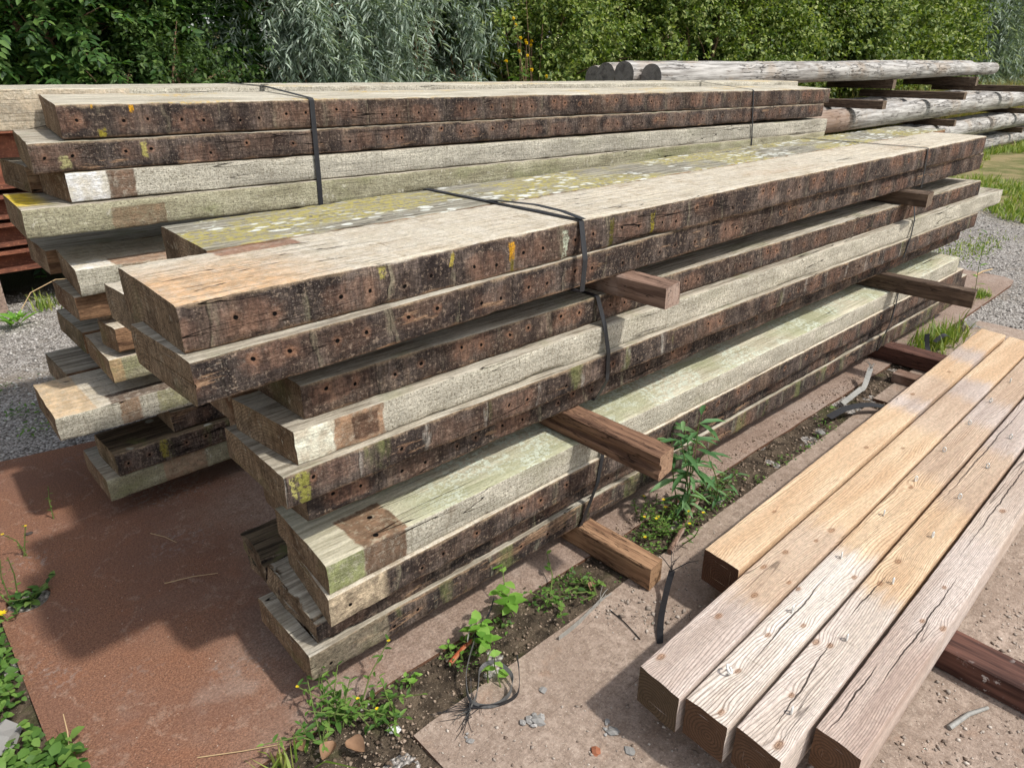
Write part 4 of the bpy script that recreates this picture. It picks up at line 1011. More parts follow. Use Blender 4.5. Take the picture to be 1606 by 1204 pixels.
def unit(v): return v / np.maximum(1e-9, np.linalg.norm(v, axis=1, keepdims=True))
def crown_tips(g, c, rad, n, clumps, face=.75, spread=.30):
    """points on and inside a lumpy crown, gathered into clumps"""
    c = np.array(c, float); rad = np.array(rad, float)
    d = unit(g.normal(size=(clumps, 3))); fl = g.random(clumps) < face; d[fl, 1] = -np.abs(d[fl, 1])
    rr = g.uniform(.55, 1.08, (clumps, 1))
    cc = c + d * rad * rr
    k = g.integers(0, clumps, n)
    p = cc[k] + g.normal(size=(n, 3)) * spread * g.uniform(.4, 1.2, (n, 1))
    out = unit((p - c) / rad + g.normal(size=(n, 3)) * .45)
    ok = p[:, 2] > .05
    return p[ok], out[ok]
def spray(g, p, d, kind, s=1.):
    """expand twig tips into leaves: returns pos, axis, normal, length, width"""
    n = len(p); up = np.array([[0, 0, 1.]])
    if kind == 'elder':   # pinnate leaf with 7 leaflets
        d = unit(d + np.array([[0, 0, -.35]])); side = unit(np.cross(d, up + g.normal(size=(n, 3)) * .2)); nn = np.cross(side, d)
        P, A, N = [], [], []
        for f, sg in ((.35, 1), (.35, -1), (.62, 1), (.62, -1), (.86, 1), (.86, -1), (1., 0)):
            P.append(p + d * (.19 * s * f)); A.append(d * (.55 if sg else 1) + side * .9 * sg + g.normal(size=(n, 3)) * .15 + np.array([[0, 0, -.15]])); N.append(nn + g.normal(size=(n, 3)) * .25)
        P, A, N = map(np.concatenate, (P, A, N)); m = len(P); Ln = g.uniform(.055, .095, m) * s; return P, A, N, Ln, Ln * .48
    if kind == 'willow':  # drooping twig with narrow leaves
        d = unit(d * .7 + np.array([[0, 0, -.25]])); P, A, N = [], [], []; q = p.copy(); dd = d.copy()
        for i in range(15):
            dd = unit(dd + np.array([[0, 0, -.10]])); q = q + dd * .026 * s
            sd_ = unit(np.cross(dd, g.normal(size=(n, 3))))
            P.append(q.copy()); A.append(dd * .8 + sd_ * .75); N.append(up + g.normal(size=(n, 3)) * .5)
        P, A, N = map(np.concatenate, (P, A, N)); m = len(P); Ln = g.uniform(.075, .125, m) * s; return P, A, N, Ln, Ln * .17
    # hedge: short twig with rounded leaves
    d = unit(d + np.array([[0, 0, .15]])); P, A, N = [], [], []
    for i in range(8):
        sd_ = unit(np.cross(d, g.normal(size=(n, 3))))
        P.append(p + d * (.022 * s * (i + 1)) + g.normal(size=(n, 3)) * .006); A.append(d * .5 + sd_ * .9 + np.array([[0, 0, -.1]])); N.append(up + d * .4 + g.normal(size=(n, 3)) * .45)
    P, A, N = map(np.concatenate, (P, A, N)); m = len(P); Ln = g.uniform(.038, .062, m) * s; return P, A, N, Ln, Ln * .62
BARK = spacer_mat(9, S(66, 54, 44), S(104, 88, 72))
def shrub(name, label, c, rad, n, clumps, kind, mat, seed, s=1., group=None, spread=.3, flowers=None, face=.75, cat='shrub'):
    g = np.random.default_rng(seed); base = (c[0], c[1], 0.)
    e = empty(name, base); tag(e, label, cat, group)
    p, d = crown_tips(g, c, rad, n, clumps, face, spread)
    P, A, N, Ln, Wd = spray(g, p, d, kind, s)
    leaf_obj('crown', P, A, N, Ln, Wd, mat, LT_FULL if kind == 'elder' else LT_MID, e, base)
    mb = MB()
    for i in range(5 if rad[2] < 3 else 3):
        a = g.uniform(0, 6.28); q0 = Vector((math.cos(a) * .12, math.sin(a) * .12, 0)); t = Vector((math.cos(a) * rad[0] * .6, math.sin(a) * rad[1] * .5, c[2] + rad[2] * .55))
        pts = [q0.lerp(t, f) + Vector((g.normal() * .05, g.normal() * .05, 0)) * (f > 0) for f in np.linspace(0, 1, 7)]
        mb.tube(pts, [(.05 + .015 * rad[2]) * (1 - .85 * f) for f in np.linspace(0, 1, 7)], 7)
        for j in range(5):
            f = g.uniform(.35, .95); b0 = q0.lerp(t, f); b1 = b0 + Vector((g.normal() * rad[0] * .5, g.normal() * rad[1] * .4, g.uniform(.1, .6)))
            mb.tube([b0, b0.lerp(b1, .5) + Vector((0, 0, .05)), b1], [.018, .012, .004], 5)
    mb.build('trunk', BARK, e)
    if flowers:
        fm, nf, fs = flowers
        k = g.integers(0, len(p), nf); cen = p[k] + d[k] * .1; m = 22
        FP = np.repeat(cen, m, 0) + g.normal(size=(nf * m, 3)) * np.array([[.03, .03, .022]]) * fs
        FA = g.normal(size=(nf * m, 3)); FN = np.array([[0, -.3, 1.]]) + g.normal(size=(nf * m, 3)) * .4
        l = g.uniform(.008, .015, nf * m) * fs
        leaf_obj('blossom', FP, FA, FN, l, l * .9, fm, LT_MID, e, base)
    return e
ELD = leaf_mat('elder_leaf', [S(34, 62, 26), S(58, 92, 38), S(84, 118, 54), S(120, 146, 76)])
WIL = leaf_mat('willow_leaf', [S(104, 122, 104), S(140, 156, 138), S(192, 203, 186)], .2, .5)
HED = leaf_mat('hedge_leaf', [S(56, 78, 32), S(92, 114, 46), S(126, 143, 64), S(166, 174, 104)])
FAR = leaf_mat('far_leaf', [S(44, 66, 32), S(72, 96, 46), S(98, 120, 62)])
WEED = leaf_mat('weed_leaf', [S(64, 98, 42), S(94, 130, 56), S(128, 160, 78)], .35)
CRM = leaf_mat('cream_blossom', [S(206, 200, 150), S(230, 226, 190)], .2); YEL = leaf_mat('yellow_petal', [S(236, 196, 20), S(248, 220, 50)], .2)
GE = 'dark elder shrubs at the left'
shrub('elder_shrub', 'dark green elder shrub at the left edge behind the rusty beams', (.75, 7.5, 1.9), (.95, .8, 1.6), 2700, 60, 'elder', ELD, 1, group=GE, flowers=(CRM, 10, 1.))
shrub('elder_shrub', 'dark green elder shrub between the leftmost elder and the small seeding shrub', (1.75, 7.35, 1.9), (.9, .8, 1.55), 2700, 60, 'elder', ELD, 2, group=GE, flowers=(CRM, 8, 1.))
shrub('elder_shrub', 'dark elder shrub leaning against the grey green willow', (2.75, 7.7, 1.8), (.8, .7, 1.6), 1700, 45, 'elder', ELD, 3, group=GE)
shrub('weed_shrub', 'small twiggy shrub gone to seed in front of the dark elders', (2.25, 6.75, 1.15), (.55, .4, .65), 1500, 40, 'hedge', FAR, 4, .8, spread=.16, flowers=(leaf_mat('seed_head', [S(120, 98, 70), S(168, 148, 112)]), 40, .7))
GW = 'grey green willow bushes'
shrub('willow_bush', 'large grey green willow bush with drooping narrow leaves behind the middle of the back stack', (3.95, 7.1, 1.9), (1.0, .8, 1.5), 1500, 40, 'willow', WIL, 5, group=GW, spread=.125)
shrub('willow_bush', 'second grey green willow bush just right of the large one', (5.15, 7.4, 1.75), (.85, .7, 1.45), 1250, 34, 'willow', WIL, 6, group=GW, spread=.125)
shrub('willow_bush', 'low willow bush drooping beside the yellow flowers and the hedge', (5.6, 6.75, 1.05), (.5, .4, .5), 600, 18, 'willow', WIL, 7, .9, group=GW, spread=.13)
GH = 'bright green hedge shrubs behind the poles'
hl = ['right next to the willow, with yellow flowers', 'second along from the willow', 'third along from the willow, above the pole ends', 'fourth along from the willow', 'fifth along from the willow', 'above the middle of the poles', 'seventh along from the willow', 'near the right end of the top poles']
hx = [6.9, 8.4, 10.0, 11.7, 13.5, 15.5, 17.7, 20.2]
for i, (lb, x) in enumerate(zip(hl, hx)):
    shrub('hedge_shrub', 'bright green hedge shrub ' + lb, (x, 7.2 + .25 * math.sin(i * 2.1), 1.75 + .1 * math.cos(i)), (1.05 + .1 * i * .6, .8, 1.6 + .09 * i), 3600 - 80 * i, 74, 'hedge', HED, 20 + i, 1.05 + .12 * i, group=GH, spread=.14 + .016 * i, flowers=(CRM, 60, 1.3 + .14 * i))
shrub('willow_tree', 'grey green willow tree at the far right behind the pole ends', (24., 7.9, 2.6), (2.4, 1.2, 2.6), 2600, 80, 'willow', WIL, 40, 2.0, spread=.45, cat='tree')
shrub('hedge_shrub', 'yellowish green shrub at the far right between the two grey trees', (27.8, 7.6, 2.4), (1.6, 1.1, 2.4), 2300, 70, 'hedge', HED, 41, 2.6, spread=.45, group=GH)
shrub('willow_tree', 'dull grey green tree filling the upper right corner', (32.0, 7.5, 3.0), (2.8, 1.5, 3.2), 3000, 80, 'willow', WIL, 42, 2.6, spread=.6, cat='tree')
GT = 'dark trees closing off the view behind the shrubs'
for i, (x, lb) in enumerate(((-.6, 'behind the rusty beams at the left edge'), (1.6, 'behind the two left elders'), (3.7, 'behind the large willow bush'), (6.0, 'behind the small willow bush'), (8.6, 'behind the first hedge shrubs'), (11.6, 'behind the left ends of the poles'), (15.2, 'behind the middle of the hedge'), (19.2, 'behind the right part of the hedge'), (24, 'behind the far right willow tree'), (30, 'behind the far right corner'))):
    shrub('dark_tree', 'tall dark tree ' + lb, (x, 9.4, 2.5), (1.6 + .06 * x, 1.0, 2.4), 1700, 90, 'hedge', FAR, 60 + i, 2.6 + .03 * x, group=GT, spread=.42, cat='tree')
def yellow_flower(label, x, y, z0, h, seed, nf=6, group=None, par=None):
    pass
# yellow ragwort in front of the hedge
g_ = np.random.default_rng(77)
for i, (x, y, h, lb) in enumerate(((6.35, 6.5, 2.0, 'tall yellow flowered stem before the first hedge shrub'), (6.0, 6.35, 1.62, 'lower yellow flowered stem just above the back stack beside the low willow'))):
    e = empty('yellow_flower', (x, y, 0)); tag(e, lb, 'flower', 'yellow flowers before the hedge')
    mb = MB(); tips = []
    for k in range(7):
        t = Vector((g_.normal() * .18, g_.normal() * .1, h + g_.normal() * .13)); mb.tube([(0, 0, 0), (t.x * .3, t.y * .3, t.z * .5), t], [.008, .006, .003], 5); tips.append(t)
    mb.build('stem', BARK, e)
    T = np.array(tips); m = 40
    for tp in T:
        FP = np.repeat(tp[None], m, 0)
        leaf_obj('flower_head', FP, g_.normal(size=FP.shape), np.array([[0, -.4, 1.]]) + g_.normal(size=FP.shape) * .3, np.full(m, .022), np.full(m, .018), YEL, LT_MID, e)
    f = g_.uniform(.3, .9, 120)[:, None]; LP = T[g_.integers(0, len(T), 120)] * f
    leaf_obj('foliage', LP, g_.normal(size=LP.shape) * np.array([[1, 1, .4]]), np.array([[0, 0, 1.]]) + g_.normal(size=LP.shape) * .3, g_.uniform(.06, .12, 120), g_.uniform(.015, .03, 120), WEED, LT_FULL, e)

# ------------------------------------------------------------------ grass (stuff)
def blades(name, xy, hmin, hmax, mat, seed, lean=.5, w=.006, kind='stuff'):
    g = np.random.default_rng(seed); n = len(xy)
    p = np.column_stack([xy, np.full(n, -.016)]); h = g.uniform(hmin, hmax, n)
    a = g.uniform(0, 6.28, n); le = np.abs(g.normal(size=n)) * lean
    d = np.column_stack([np.cos(a) * le, np.sin(a) * le, np.ones(n)]); d = unit(d)
    sd_ = np.column_stack([-np.sin(a), np.cos(a), np.zeros(n)])
    ww = (w * g.uniform(.6, 1.3, n))[:, None]; out = np.column_stack([np.cos(a), np.sin(a), -np.ones(n) * .25]) * (h * le * .6)[:, None]
    m = p + d * (h * .55)[:, None]; t = p + d * h[:, None] + out
    V = np.stack([p - sd_ * ww, p + sd_ * ww, m + sd_ * ww * .8, m - sd_ * ww * .8, t], 1).reshape(-1, 3)
    k = np.arange(n)[:, None] * 5
    lo = np.concatenate([k + np.array([[0, 1, 2, 3]]), k + np.array([[3, 2, 4]])], 1).ravel()
    st = (np.arange(n)[:, None] * 7 + np.array([[0, 4]])).ravel()
    return link(name, mesh_np(name, V, lo, st, mat))
GRS = leaf_mat('grass_blade', [S(92, 122, 44), S(130, 150, 62), S(170, 172, 96)], .3); DRY = leaf_mat('dry_grass_blade', [S(150, 140, 84), S(196, 178, 122), S(120, 136, 70)], .25)
g_ = np.random.default_rng(5)
xy = np.column_stack([g_.uniform(8, 24, 60000), g_.uniform(-.2, 4.3, 60000)])
dens = fbm(xy[:, 0] * .7, xy[:, 1] * .9, 0, 4, 3); lim = .42 + .3 * np.clip((10.5 + xy[:, 1] * .7 - xy[:, 0]) / 4, 0, 1)
xy = xy[(dens > lim) & (np.abs(np.arctan2(xy[:, 1], xy[:, 0]) - .27) < .16)]
tag(blades('grass', xy, .05, .16, GRS, 6, .6, .007), kind='stuff')
xy = np.column_stack([g_.uniform(14, 30, 14000), g_.uniform(5.7, 6.9, 14000)])
tag(blades('tall_dry_grass', xy, .5, 1.25, DRY, 8, .25, .008), kind='stuff')
xy = np.column_stack([g_.normal(7.5, .4, 500), g_.normal(1.98, .10, 500)]); tag(blades('grass_fringe', xy, .015, .04, GRS, 9, .6, .005), kind='stuff')
def grass_tuft(label, x, y, n, h, seed, sx=.12, sy=.06):
    g = np.random.default_rng(seed); xy = np.column_stack([g.normal(0, sx, n), g.normal(0, sy, n)])
    o = blades('grass_tuft', xy, h * .4, h, GRS, seed, .45, .004); o.location = (x, y, .008); tag(o, label, 'grass tuft', 'grass tufts among the plates')
grass_tuft('bright grass tuft between the plates just past the dark red bearer', 4.72, 1.27, 420, .15, 1, .16, .05)
grass_tuft('grass tuft growing at the foot of the thin upright weed', 5.95, 1.43, 320, .06, 2, .06, .04)
grass_tuft('grass tuft with a few long blades at the bottom edge left of the soil strip', .42, 1.27, 22, .13, 3, .03, .03)
grass_tuft('small grass tuft on the gravel under the rusty beams', .86, 5.75, 70, .14, 4, .05, .05)

# ------------------------------------------------------------------ small weeds
def weed(name, label, x, y, z0, stems, mat, seed, leaf=(.03, .05, .55), h=(.1, .2), per=8, spread=.05, droop=-.1, flowers=0, cat='plant', group=None, tm=LT_FULL, fsize=.011, narrow_top=True, stemcol=None):
    g = np.random.default_rng(seed); e = empty(name, (x, y, z0)); tag(e, label, cat, group); mb = MB(); P, A, N, L = [], [], [], []; tips = []
    for s in range(stems):
        b = np.array([g.normal() * spread * .4, g.normal() * spread * .4, 0]); hh = g.uniform(*h); t = b + np.array([g.normal() * spread, g.normal() * spread, hh])
        mid = (b + t) / 2 + np.array([g.normal() * .01, g.normal() * .01, hh * .08])
        mb.tube([b, mid, t], [.0026, .002, .0012], 5); tips.append(t)
        for k in range(per):
            f = (k + 1) / per; q = (1 - f) ** 2 * b + 2 * f * (1 - f) * mid + f * f * t; a = k * 2.4 + s
            P.append(q); A.append([math.cos(a), math.sin(a), droop + .35 * f]); N.append([g.normal() * .2, g.normal() * .2, 1]); L.append(g.uniform(leaf[0], leaf[1]) * (1 - .35 * f if narrow_top else 1))
    P, A, N, L = map(np.array, (P, A, N, L))
    mb.build('stem', stemcol or STEM, e)
    leaf_obj('foliage', P, A, N, L, L * leaf[2], mat, tm, e)
    for k in range(flowers):
        t = tips[k % len(tips)] + g.normal(size=3) * np.array([.018, .018, .01]) * (k >= len(tips)); m = 8
        a = np.arange(m) * 2 * np.pi / m
        FA = np.column_stack([np.cos(a), np.sin(a), np.full(m, .35)]); FP = np.repeat(t[None], m, 0)
        leaf_obj('flower', FP, FA, np.tile([[0, 0, 1.]], (m, 1)), np.full(m, fsize), np.full(m, fsize * .6), YEL, LT_MID, e)
    return e
g = G('green_stem'); STEM = g.done(S(98, 112, 58), .7)
WHB = leaf_mat('willowherb_leaf', [S(66, 104, 60), S(96, 136, 84), S(126, 160, 108)], .3); BRT = leaf_mat('bright_weed_leaf', [S(92, 140, 52), S(126, 172, 70), S(150, 190, 94)], .4)
weed('broadleaf_weed', 'bright green broad leaved seedling growing by the loose strap loop', 1.05, 1.255, 0, 3, BRT, 11, (.05, .075, .75), (.06, .13), 5, .05)
weed('broadleaf_weed', 'tallest bright broad leaved seedling against the bottom plank', 1.20, 1.29, 0, 3, BRT, 12, (.045, .075, .75), (.10, .19), 5, .05)
weed('broadleaf_weed', 'lone bright leaf pair rising in front of the loose strap loop', .96, 1.13, .0, 2, BRT, 13, (.035, .055, .75), (.05, .10), 4, .02)
weed('willowherb', 'willowherb with long hanging leaves beside the grooved spacer', 2.06, 1.27, 0, 6, WHB, 14, (.08, .13, .24), (.24, .42), 10, .045, -.3, narrow_top=False)
weed('willowherb', 'smaller willowherb leaning over the plate edge right of the tall one', 2.20, 1.215, 0, 3, WHB, 15, (.06, .10, .24), (.14, .24), 8, .05, -.3)
weed('yellow_flower_herb', 'low bushy herb with small yellow flowers behind the square bearer', 1.90, 1.235, 0, 16, WEED, 16, (.018, .03, .4), (.05, .13), 10, .07, 0, 9, fsize=.008)
weed('yellow_flower_herb', 'thin herb with one yellow flower near the bottom plank behind the bearer', 1.90, 1.335, 0, 6, WEED, 17, (.015, .028, .4), (.04, .09), 8, .05, 0, 1, fsize=.008)
weed('ragwort_weed', 'ferny weed with tiny yellow buds below the near corner of the front stack', .62, 1.30, 0, 9, WEED, 18, (.025, .045, .4), (.06, .15), 9, .07, 0, 2, fsize=.006)
weed('ragwort_weed', 'ferny green weed on the soil left of the dusty plate corner', .68, 1.22, 0, 9, WEED, 19, (.025, .04, .4), (.05, .11), 8, .06, 0, 2, fsize=.006)
weed('ragwort_weed', 'feathery weed at the bottom edge beside the curled dry leaves', .55, 1.29, 0, 8, WEED, 20, (.025, .045, .45), (.05, .11), 8, .06)
weed('hole_weed', 'leafy weed growing up out of the round hole in the rusty plate', .092, 2.40, -.014, 9, ELD, 21, (.03, .05, .6), (.02, .06), 5, .05, .1)
weed('hole_weed', 'thin upright weed beside the round hole at the left edge', .06, 2.44, -.014, 3, WEED, 22, (.014, .024, .4), (.12, .20), 10, .03)
weed('upright_weed', 'thin tall upright weed behind the end of the far dark spacer', 5.78, 1.40, -.01, 1, WEED, 23, (.06, .09, .35), (.5, .52), 12, .03, .1)
weed('dock_weed', 'leafy dock plant on the gravel at the left edge', .62, 5.45, -.01, 3, BRT, 24, (.12, .18, .35), (.03, .07), 5, .05, .5)
weed('yellow_sprig', 'spindly yellow flowered sprig standing on the rusty plate near the left edge', .135, 2.66, 0, 2, WEED, 25, (.012, .02, .5), (.10, .16), 7, .02, 0, 3, fsize=.007)
weed('yellow_sprig', 'thin weed sprig on the rusty plate behind the spindly yellow one', .27, 2.86, 0, 1, WEED, 26, (.012, .022, .5), (.13, .14), 8, .01)
weed('dandelion', 'single yellow dandelion flower at the left edge of the rusty plate', .02, 2.33, -.01, 1, WEED, 27, (.02, .03, .4), (.035, .04), 3, .01, 0, 1, fsize=.017)
weed('broadleaf_weed', 'small bright seedling at the rusty plate edge above the soil', .80, 1.275, 0, 2, BRT, 28, (.022, .032, .7), (.02, .045), 4, .02)
weed('broadleaf_weed', 'low green seedlings under the near corner of the front stack edge', .96, 1.30, 0, 3, BRT, 29, (.025, .04, .6), (.02, .05), 4, .04)
weed('broadleaf_weed', 'green leaved weeds in front of the square bearer', 1.45, 1.19, 0, 6, WEED, 30, (.02, .035, .65), (.02, .06), 5, .06)
weed('broadleaf_weed', 'green leaved weeds along the soil strip between strap loop and bearer', 1.32, 1.24, 0, 6, WEED, 31, (.022, .04, .65), (.03, .07), 5, .06)
weed('broadleaf_weed', 'low leafy weed on the gravel below the mossy plank end', .50, 4.0, -.01, 5, WEED, 32, (.03, .05, .6), (.03, .07), 5, .08)
def cover(name, x0, x1, y0, y1, n, mat, seed, ln=(.012, .026), z=(.0, .03), ww=.8, thr=.45, tm=LT_FULL):
    g = np.random.default_rng(seed); p = np.column_stack([g.uniform(x0, x1, n), g.uniform(y0, y1, n)])
    ok = fbm(p[:, 0] * 7, p[:, 1] * 7, 0, seed, 3) > thr; p = p[ok]; n = len(p)
    zz = g.uniform(*z, n); P = np.column_stack([p, zz]); a = g.uniform(0, 6.28, n)
    A = np.column_stack([np.cos(a), np.sin(a), g.normal(size=n) * .25]); N = np.column_stack([g.normal(size=n) * .3, g.normal(size=n) * .3, np.ones(n)])
    L = g.uniform(*ln, n); o = leaf_obj(name, P, A, N, L, L * ww, mat, tm); tag(o, kind='stuff'); return o
cover('clover_cover', -.45, -.005, 1.45, 2.34, 3400, WEED, 51, (.016, .034), (.0, .055), .85, .38)
cover('clover_cover', -.3, .055, 1.40, 1.72, 900, WEED, 52, (.018, .045), (.0, .05), .8, .4)
cover('soil_seedlings', .72, 3.4, 1.165, 1.315, 2000, WEED, 53, (.008, .018), (-.005, .02), .6, .57)
cover('soil_seedlings', 1.7, 2.3, 1.17, 1.33, 520, WEED, 54, (.01, .02), (-.005, .03), .5, .4)
cover('gravel_weeds', .3, .9, 3.55, 4.4, 700, WEED, 55, (.014, .03), (-.01, .03), .5, .55)
g = G('dry_leaf'); P = g.tc(); DL = g.done(g.mix(g.noise(P, 30, 4), S(98, 72, 54), S(172, 138, 108)), .8)
g_ = np.random.default_rng(3)
for (x, y, s, lb) in ((.515, 1.235, .055, 'large curled orange brown dry leaf at the bottom edge'), (.47, 1.30, .045, 'small red curled leaf left of the large dry leaf'), (.57, 1.20, .06, 'pale crumpled dry leaf right of the large dry leaf'), (1.46, 1.20, .04, 'curled brown leaf in the soil strip near the bearer')):
    n = 8; mb = MB(); vs = []; ang = g_.uniform(0, 6.28)
    for i in range(n + 1):
        f = i / n; wv = math.sin(math.pi * min(1, f * .92 + .04)) * .38
        for sgn in (-1, -.5, 0, .5, 1):
            px_, py_ = (f - .5) * s, sgn * wv * s; pz_ = .012 + s * (1.1 * abs(sgn) ** 2 * wv + .5 * (f - .5) ** 2 + .03 * math.sin(9 * f + sgn * 4))
            vs.append((x + px_ * math.cos(ang) - py_ * math.sin(ang), y + px_ * math.sin(ang) + py_ * math.cos(ang), pz_))
    mb.add(vs, [(i * 5 + k, (i + 1) * 5 + k, (i + 1) * 5 + k + 1, i * 5 + k + 1) for i in range(n) for k in range(4)], True)
    tag(mb.build('dry_leaf', DL, origin=(x, y, 0)), lb, 'dry leaf', 'dry leaves on the soil')

# ------------------------------------------------------------------ loose strapping
def loose(label, pts, w, mat, up=(0, 0, 1), fray=0, seed=0, name='loose_strap', twist=0.):
    g = np.random.default_rng(seed); mb = MB(); pts = [Vector(p) for p in pts]
    # catmull-rom
    q = []
    for i in range(len(pts) - 1):
        a, b, c, d = pts[max(0, i - 1)], pts[i], pts[i + 1], pts[min(len(pts) - 1, i + 2)]
        for t in np.linspace(0, 1, 7, endpoint=False):
            q.append(.5 * ((2 * b) + (c - a) * t + (2 * a - 5 * b + 4 * c - d) * t * t + (3 * b - a - 3 * c + d) * t ** 3))
    q.append(pts[-1]); n = len(q)
    wv = [Vector((math.sin(twist * i / n), math.sin(twist * 1.3 * i / n) * .6, 1)) if twist else Vector(up) for i in range(n)]
    mb.ribbon(q, wv, w, .0015)
    for k in range(fray):
        d = (q[-1] - q[-2]).normalized() + Vector((g.normal() * .45, g.normal() * .45, g.normal() * .15)); l = g.uniform(.03, .075)
        s0 = q[-1] + Vector((g.normal(), g.normal(), 0)) * w * .15
        e1 = s0 + d * l * .5 + Vector((0, 0, .003)); e2 = s0 + d * l + Vector((g.normal() * .012, g.normal() * .012, -.002)); e2.z = max(.002, e2.z); e1.z = max(.002, e1.z)
        mb.ribbon([s0, e1, e2], (0.2, .3, 1), [w * .2, w * .14, w * .05], .0008)
    return tag(mb.build(name, mat, origin=tuple(pts[0])), label, 'strap', 'loose strapping on the ground')
loose('curled grey and black strap loop with a frayed end lying over the dusty plate corner', [(1.03, 1.285, .03), (1.0, 1.25, .045), (.95, 1.21, .05), (.90, 1.165, .04), (.875, 1.115, .014), (.91, 1.07, .008), (.965, 1.062, .015), (1.0, 1.09, .04), (.985, 1.14, .06), (.945, 1.155, .05), (.90, 1.12, .018), (.86, 1.10, .006)], .011, STRAPG, fray=4, seed=6, twist=1.2)
loose('black frayed strap end spread over the dusty plate by the strap loop', [(1.03, 1.10, .085), (1.015, 1.075, .05), (.985, 1.05, .012), (.93, 1.06, .006), (.885, 1.09, .006)], .013, STRAP, fray=16, seed=4)
loose('short black frayed tail pointing down from the strap loop', [(.905, 1.15, .05), (.88, 1.12, .02), (.855, 1.10, .004)], .012, STRAP, fray=10, seed=9)
loose('short pale strap piece above the strap loop', [(1.075, 1.325, .06), (1.03, 1.30, .055), (.985, 1.262, .05)], .012, STRAPW, up=(.3, .3, 1))
loose('torn pale strip of strap along the plate edge', [(1.22, 1.12, .006), (1.30, 1.122, .01), (1.38, 1.135, .006), (1.43, 1.14, .012)], .018, STRAPW, fray=5, seed=2)
loose('upright black frayed strap stub leaning near the sawn beam end', [(1.43, .905, .004), (1.50, .955, .02), (1.60, 1.01, .03), (1.66, 1.035, .07)], .020, STRAP, up=(.4, -.7, .3), fray=9, seed=3)
loose('black strap strand sticking out of the soil under the bottom plank', [(1.16, 1.345, .05), (1.12, 1.32, .035), (1.07, 1.30, .02), (1.03, 1.28, .01)], .010, STRAP)
loose('black strap tongue curling up beside the dark red bearer', [(4.40, 1.20, .01), (4.42, 1.24, .06), (4.43, 1.26, .13)], .026, STRAP, up=(.5, -.8, 0))
loose('black strap arch beside the bright grass tuft', [(4.50, 1.23, .07), (4.58, 1.21, .10), (4.66, 1.19, .06), (4.70, 1.16, .02)], .028, STRAP, up=(.5, .8, .2))
loose('black strap lying across the soil near the plate gap', [(3.18, 1.23, .03), (3.3, 1.20, .05), (3.42, 1.14, .05), (3.52, 1.07, .02)], .035, STRAP, up=(.4, .8, .2))
loose('crumpled white strap scrap in the soil strip by the wooden block', [(3.42, 1.27, .01), (3.55, 1.25, .05), (3.66, 1.27, .03), (3.78, 1.30, .09)], .026, STRAPW, up=(.4, .6, .4), fray=7, seed=8)
loose('grey strap scrap at the plate corner past the grass tuft', [(4.98, 1.22, .01), (5.06, 1.24, .05), (5.14, 1.2, .02)], .03, STRAPW, fray=6, seed=18)
loose('thin black wire lying on the dusty plate', [(1.43, 1.10, .003), (1.42, 1.03, .004), (1.40, .955, .003)], .004, STRAP, name='loose_wire')

# ------------------------------------------------------------------ grit, stones, twigs
def stone_mat(name, a, b):
    g = G(name); P = g.tc(); r = g.n('ShaderNodeNewGeometry').outputs['Random Per Island']
    return g.done(g.mix(r, a, b), .9, g.bump(g.noise(P, 200, 3), .4, .002), .2)
GRAV = stone_mat('gravel_stone', S(116, 111, 104), S(210, 204, 196)); CHIP = stone_mat('grit_chip', S(110, 94, 82), S(200, 188, 174)); GREY = stone_mat('grey_rubble', S(124, 122, 118), S(180, 176, 170)); EARTH = stone_mat('soil_crumb', S(92, 76, 62), S(176, 156, 136))
def scatter(name, x0, x1, y0, y1, n, r0, r1, mat, seed, thr=0., zz=0., flat=.6, keep=None):
    g = np.random.default_rng(seed); O = np.array([(1, 0, 0), (-1, 0, 0), (0, 1, 0), (0, -1, 0), (0, 0, 1), (0, 0, -1)], float)
    F = np.array([(0, 2, 4), (2, 1, 4), (1, 3, 4), (3, 0, 4), (2, 0, 5), (1, 2, 5), (3, 1, 5), (0, 3, 5)])
    p = np.column_stack([g.uniform(x0, x1, n), g.uniform(y0, y1, n)])
    if thr: p = p[fbm(p[:, 0] * 4, p[:, 1] * 4, 0, seed, 3) > thr]
    if keep: p = p[keep(p)]
    n = len(p); r = r0 * (r1 / r0) ** (g.random(n) ** 2.2)
    V = O[None] * g.uniform(.55, 1.3, (n, 6, 1)) * np.stack([np.ones(n), g.uniform(.5, 1, n), np.full(n, flat)], -1)[:, None]
    a = g.uniform(0, 6.28, n); c, s = np.cos(a)[:, None], np.sin(a)[:, None]
    V = np.stack([V[..., 0] * c - V[..., 1] * s, V[..., 0] * s + V[..., 1] * c, V[..., 2]], -1) * r[:, None, None] + np.column_stack([p, np.full(n, zz) + r * flat * .35])[:, None]
    lo = (F.ravel()[None] + (np.arange(n) * 6)[:, None]).ravel(); st = np.arange(n * 8) * 3
    return tag(link(name, mesh_np(name, V.reshape(-1, 3), lo, st, mat)), kind='stuff')
scatter('gravel_stones', -.3, 1.6, 3.45, 6.3, 9000, .004, .017, GRAV, 1, zz=-.016)
scatter('gravel_stones', 5.4, 10, .9, 3.4, 12000, .005, .018, GRAV, 2, zz=-.016, keep=lambda p: np.abs(np.arctan2(p[:, 1], p[:, 0]) - .25) < .13)
scatter('plate_grit', .72, 3.45, .0, 1.14, 7000, .0014, .008, CHIP, 3, thr=.40)
scatter('plate_grit', .72, 1.6, .35, 1.12, 2400, .0018, .013, CHIP, 4, thr=.47)
scatter('plate_grit', 1.4, 3.4, -.8, .3, 5200, .0015, .011, CHIP, 5, thr=.42)
scatter('rust_flakes', .05, .9, 1.34, 3.0, 700, .001, .0035, CHIP, 6, thr=.4)
scatter('soil_crumbs', .25, 5.2, 1.12, 1.335, 4200, .002, .011, EARTH, 7, zz=-.008)
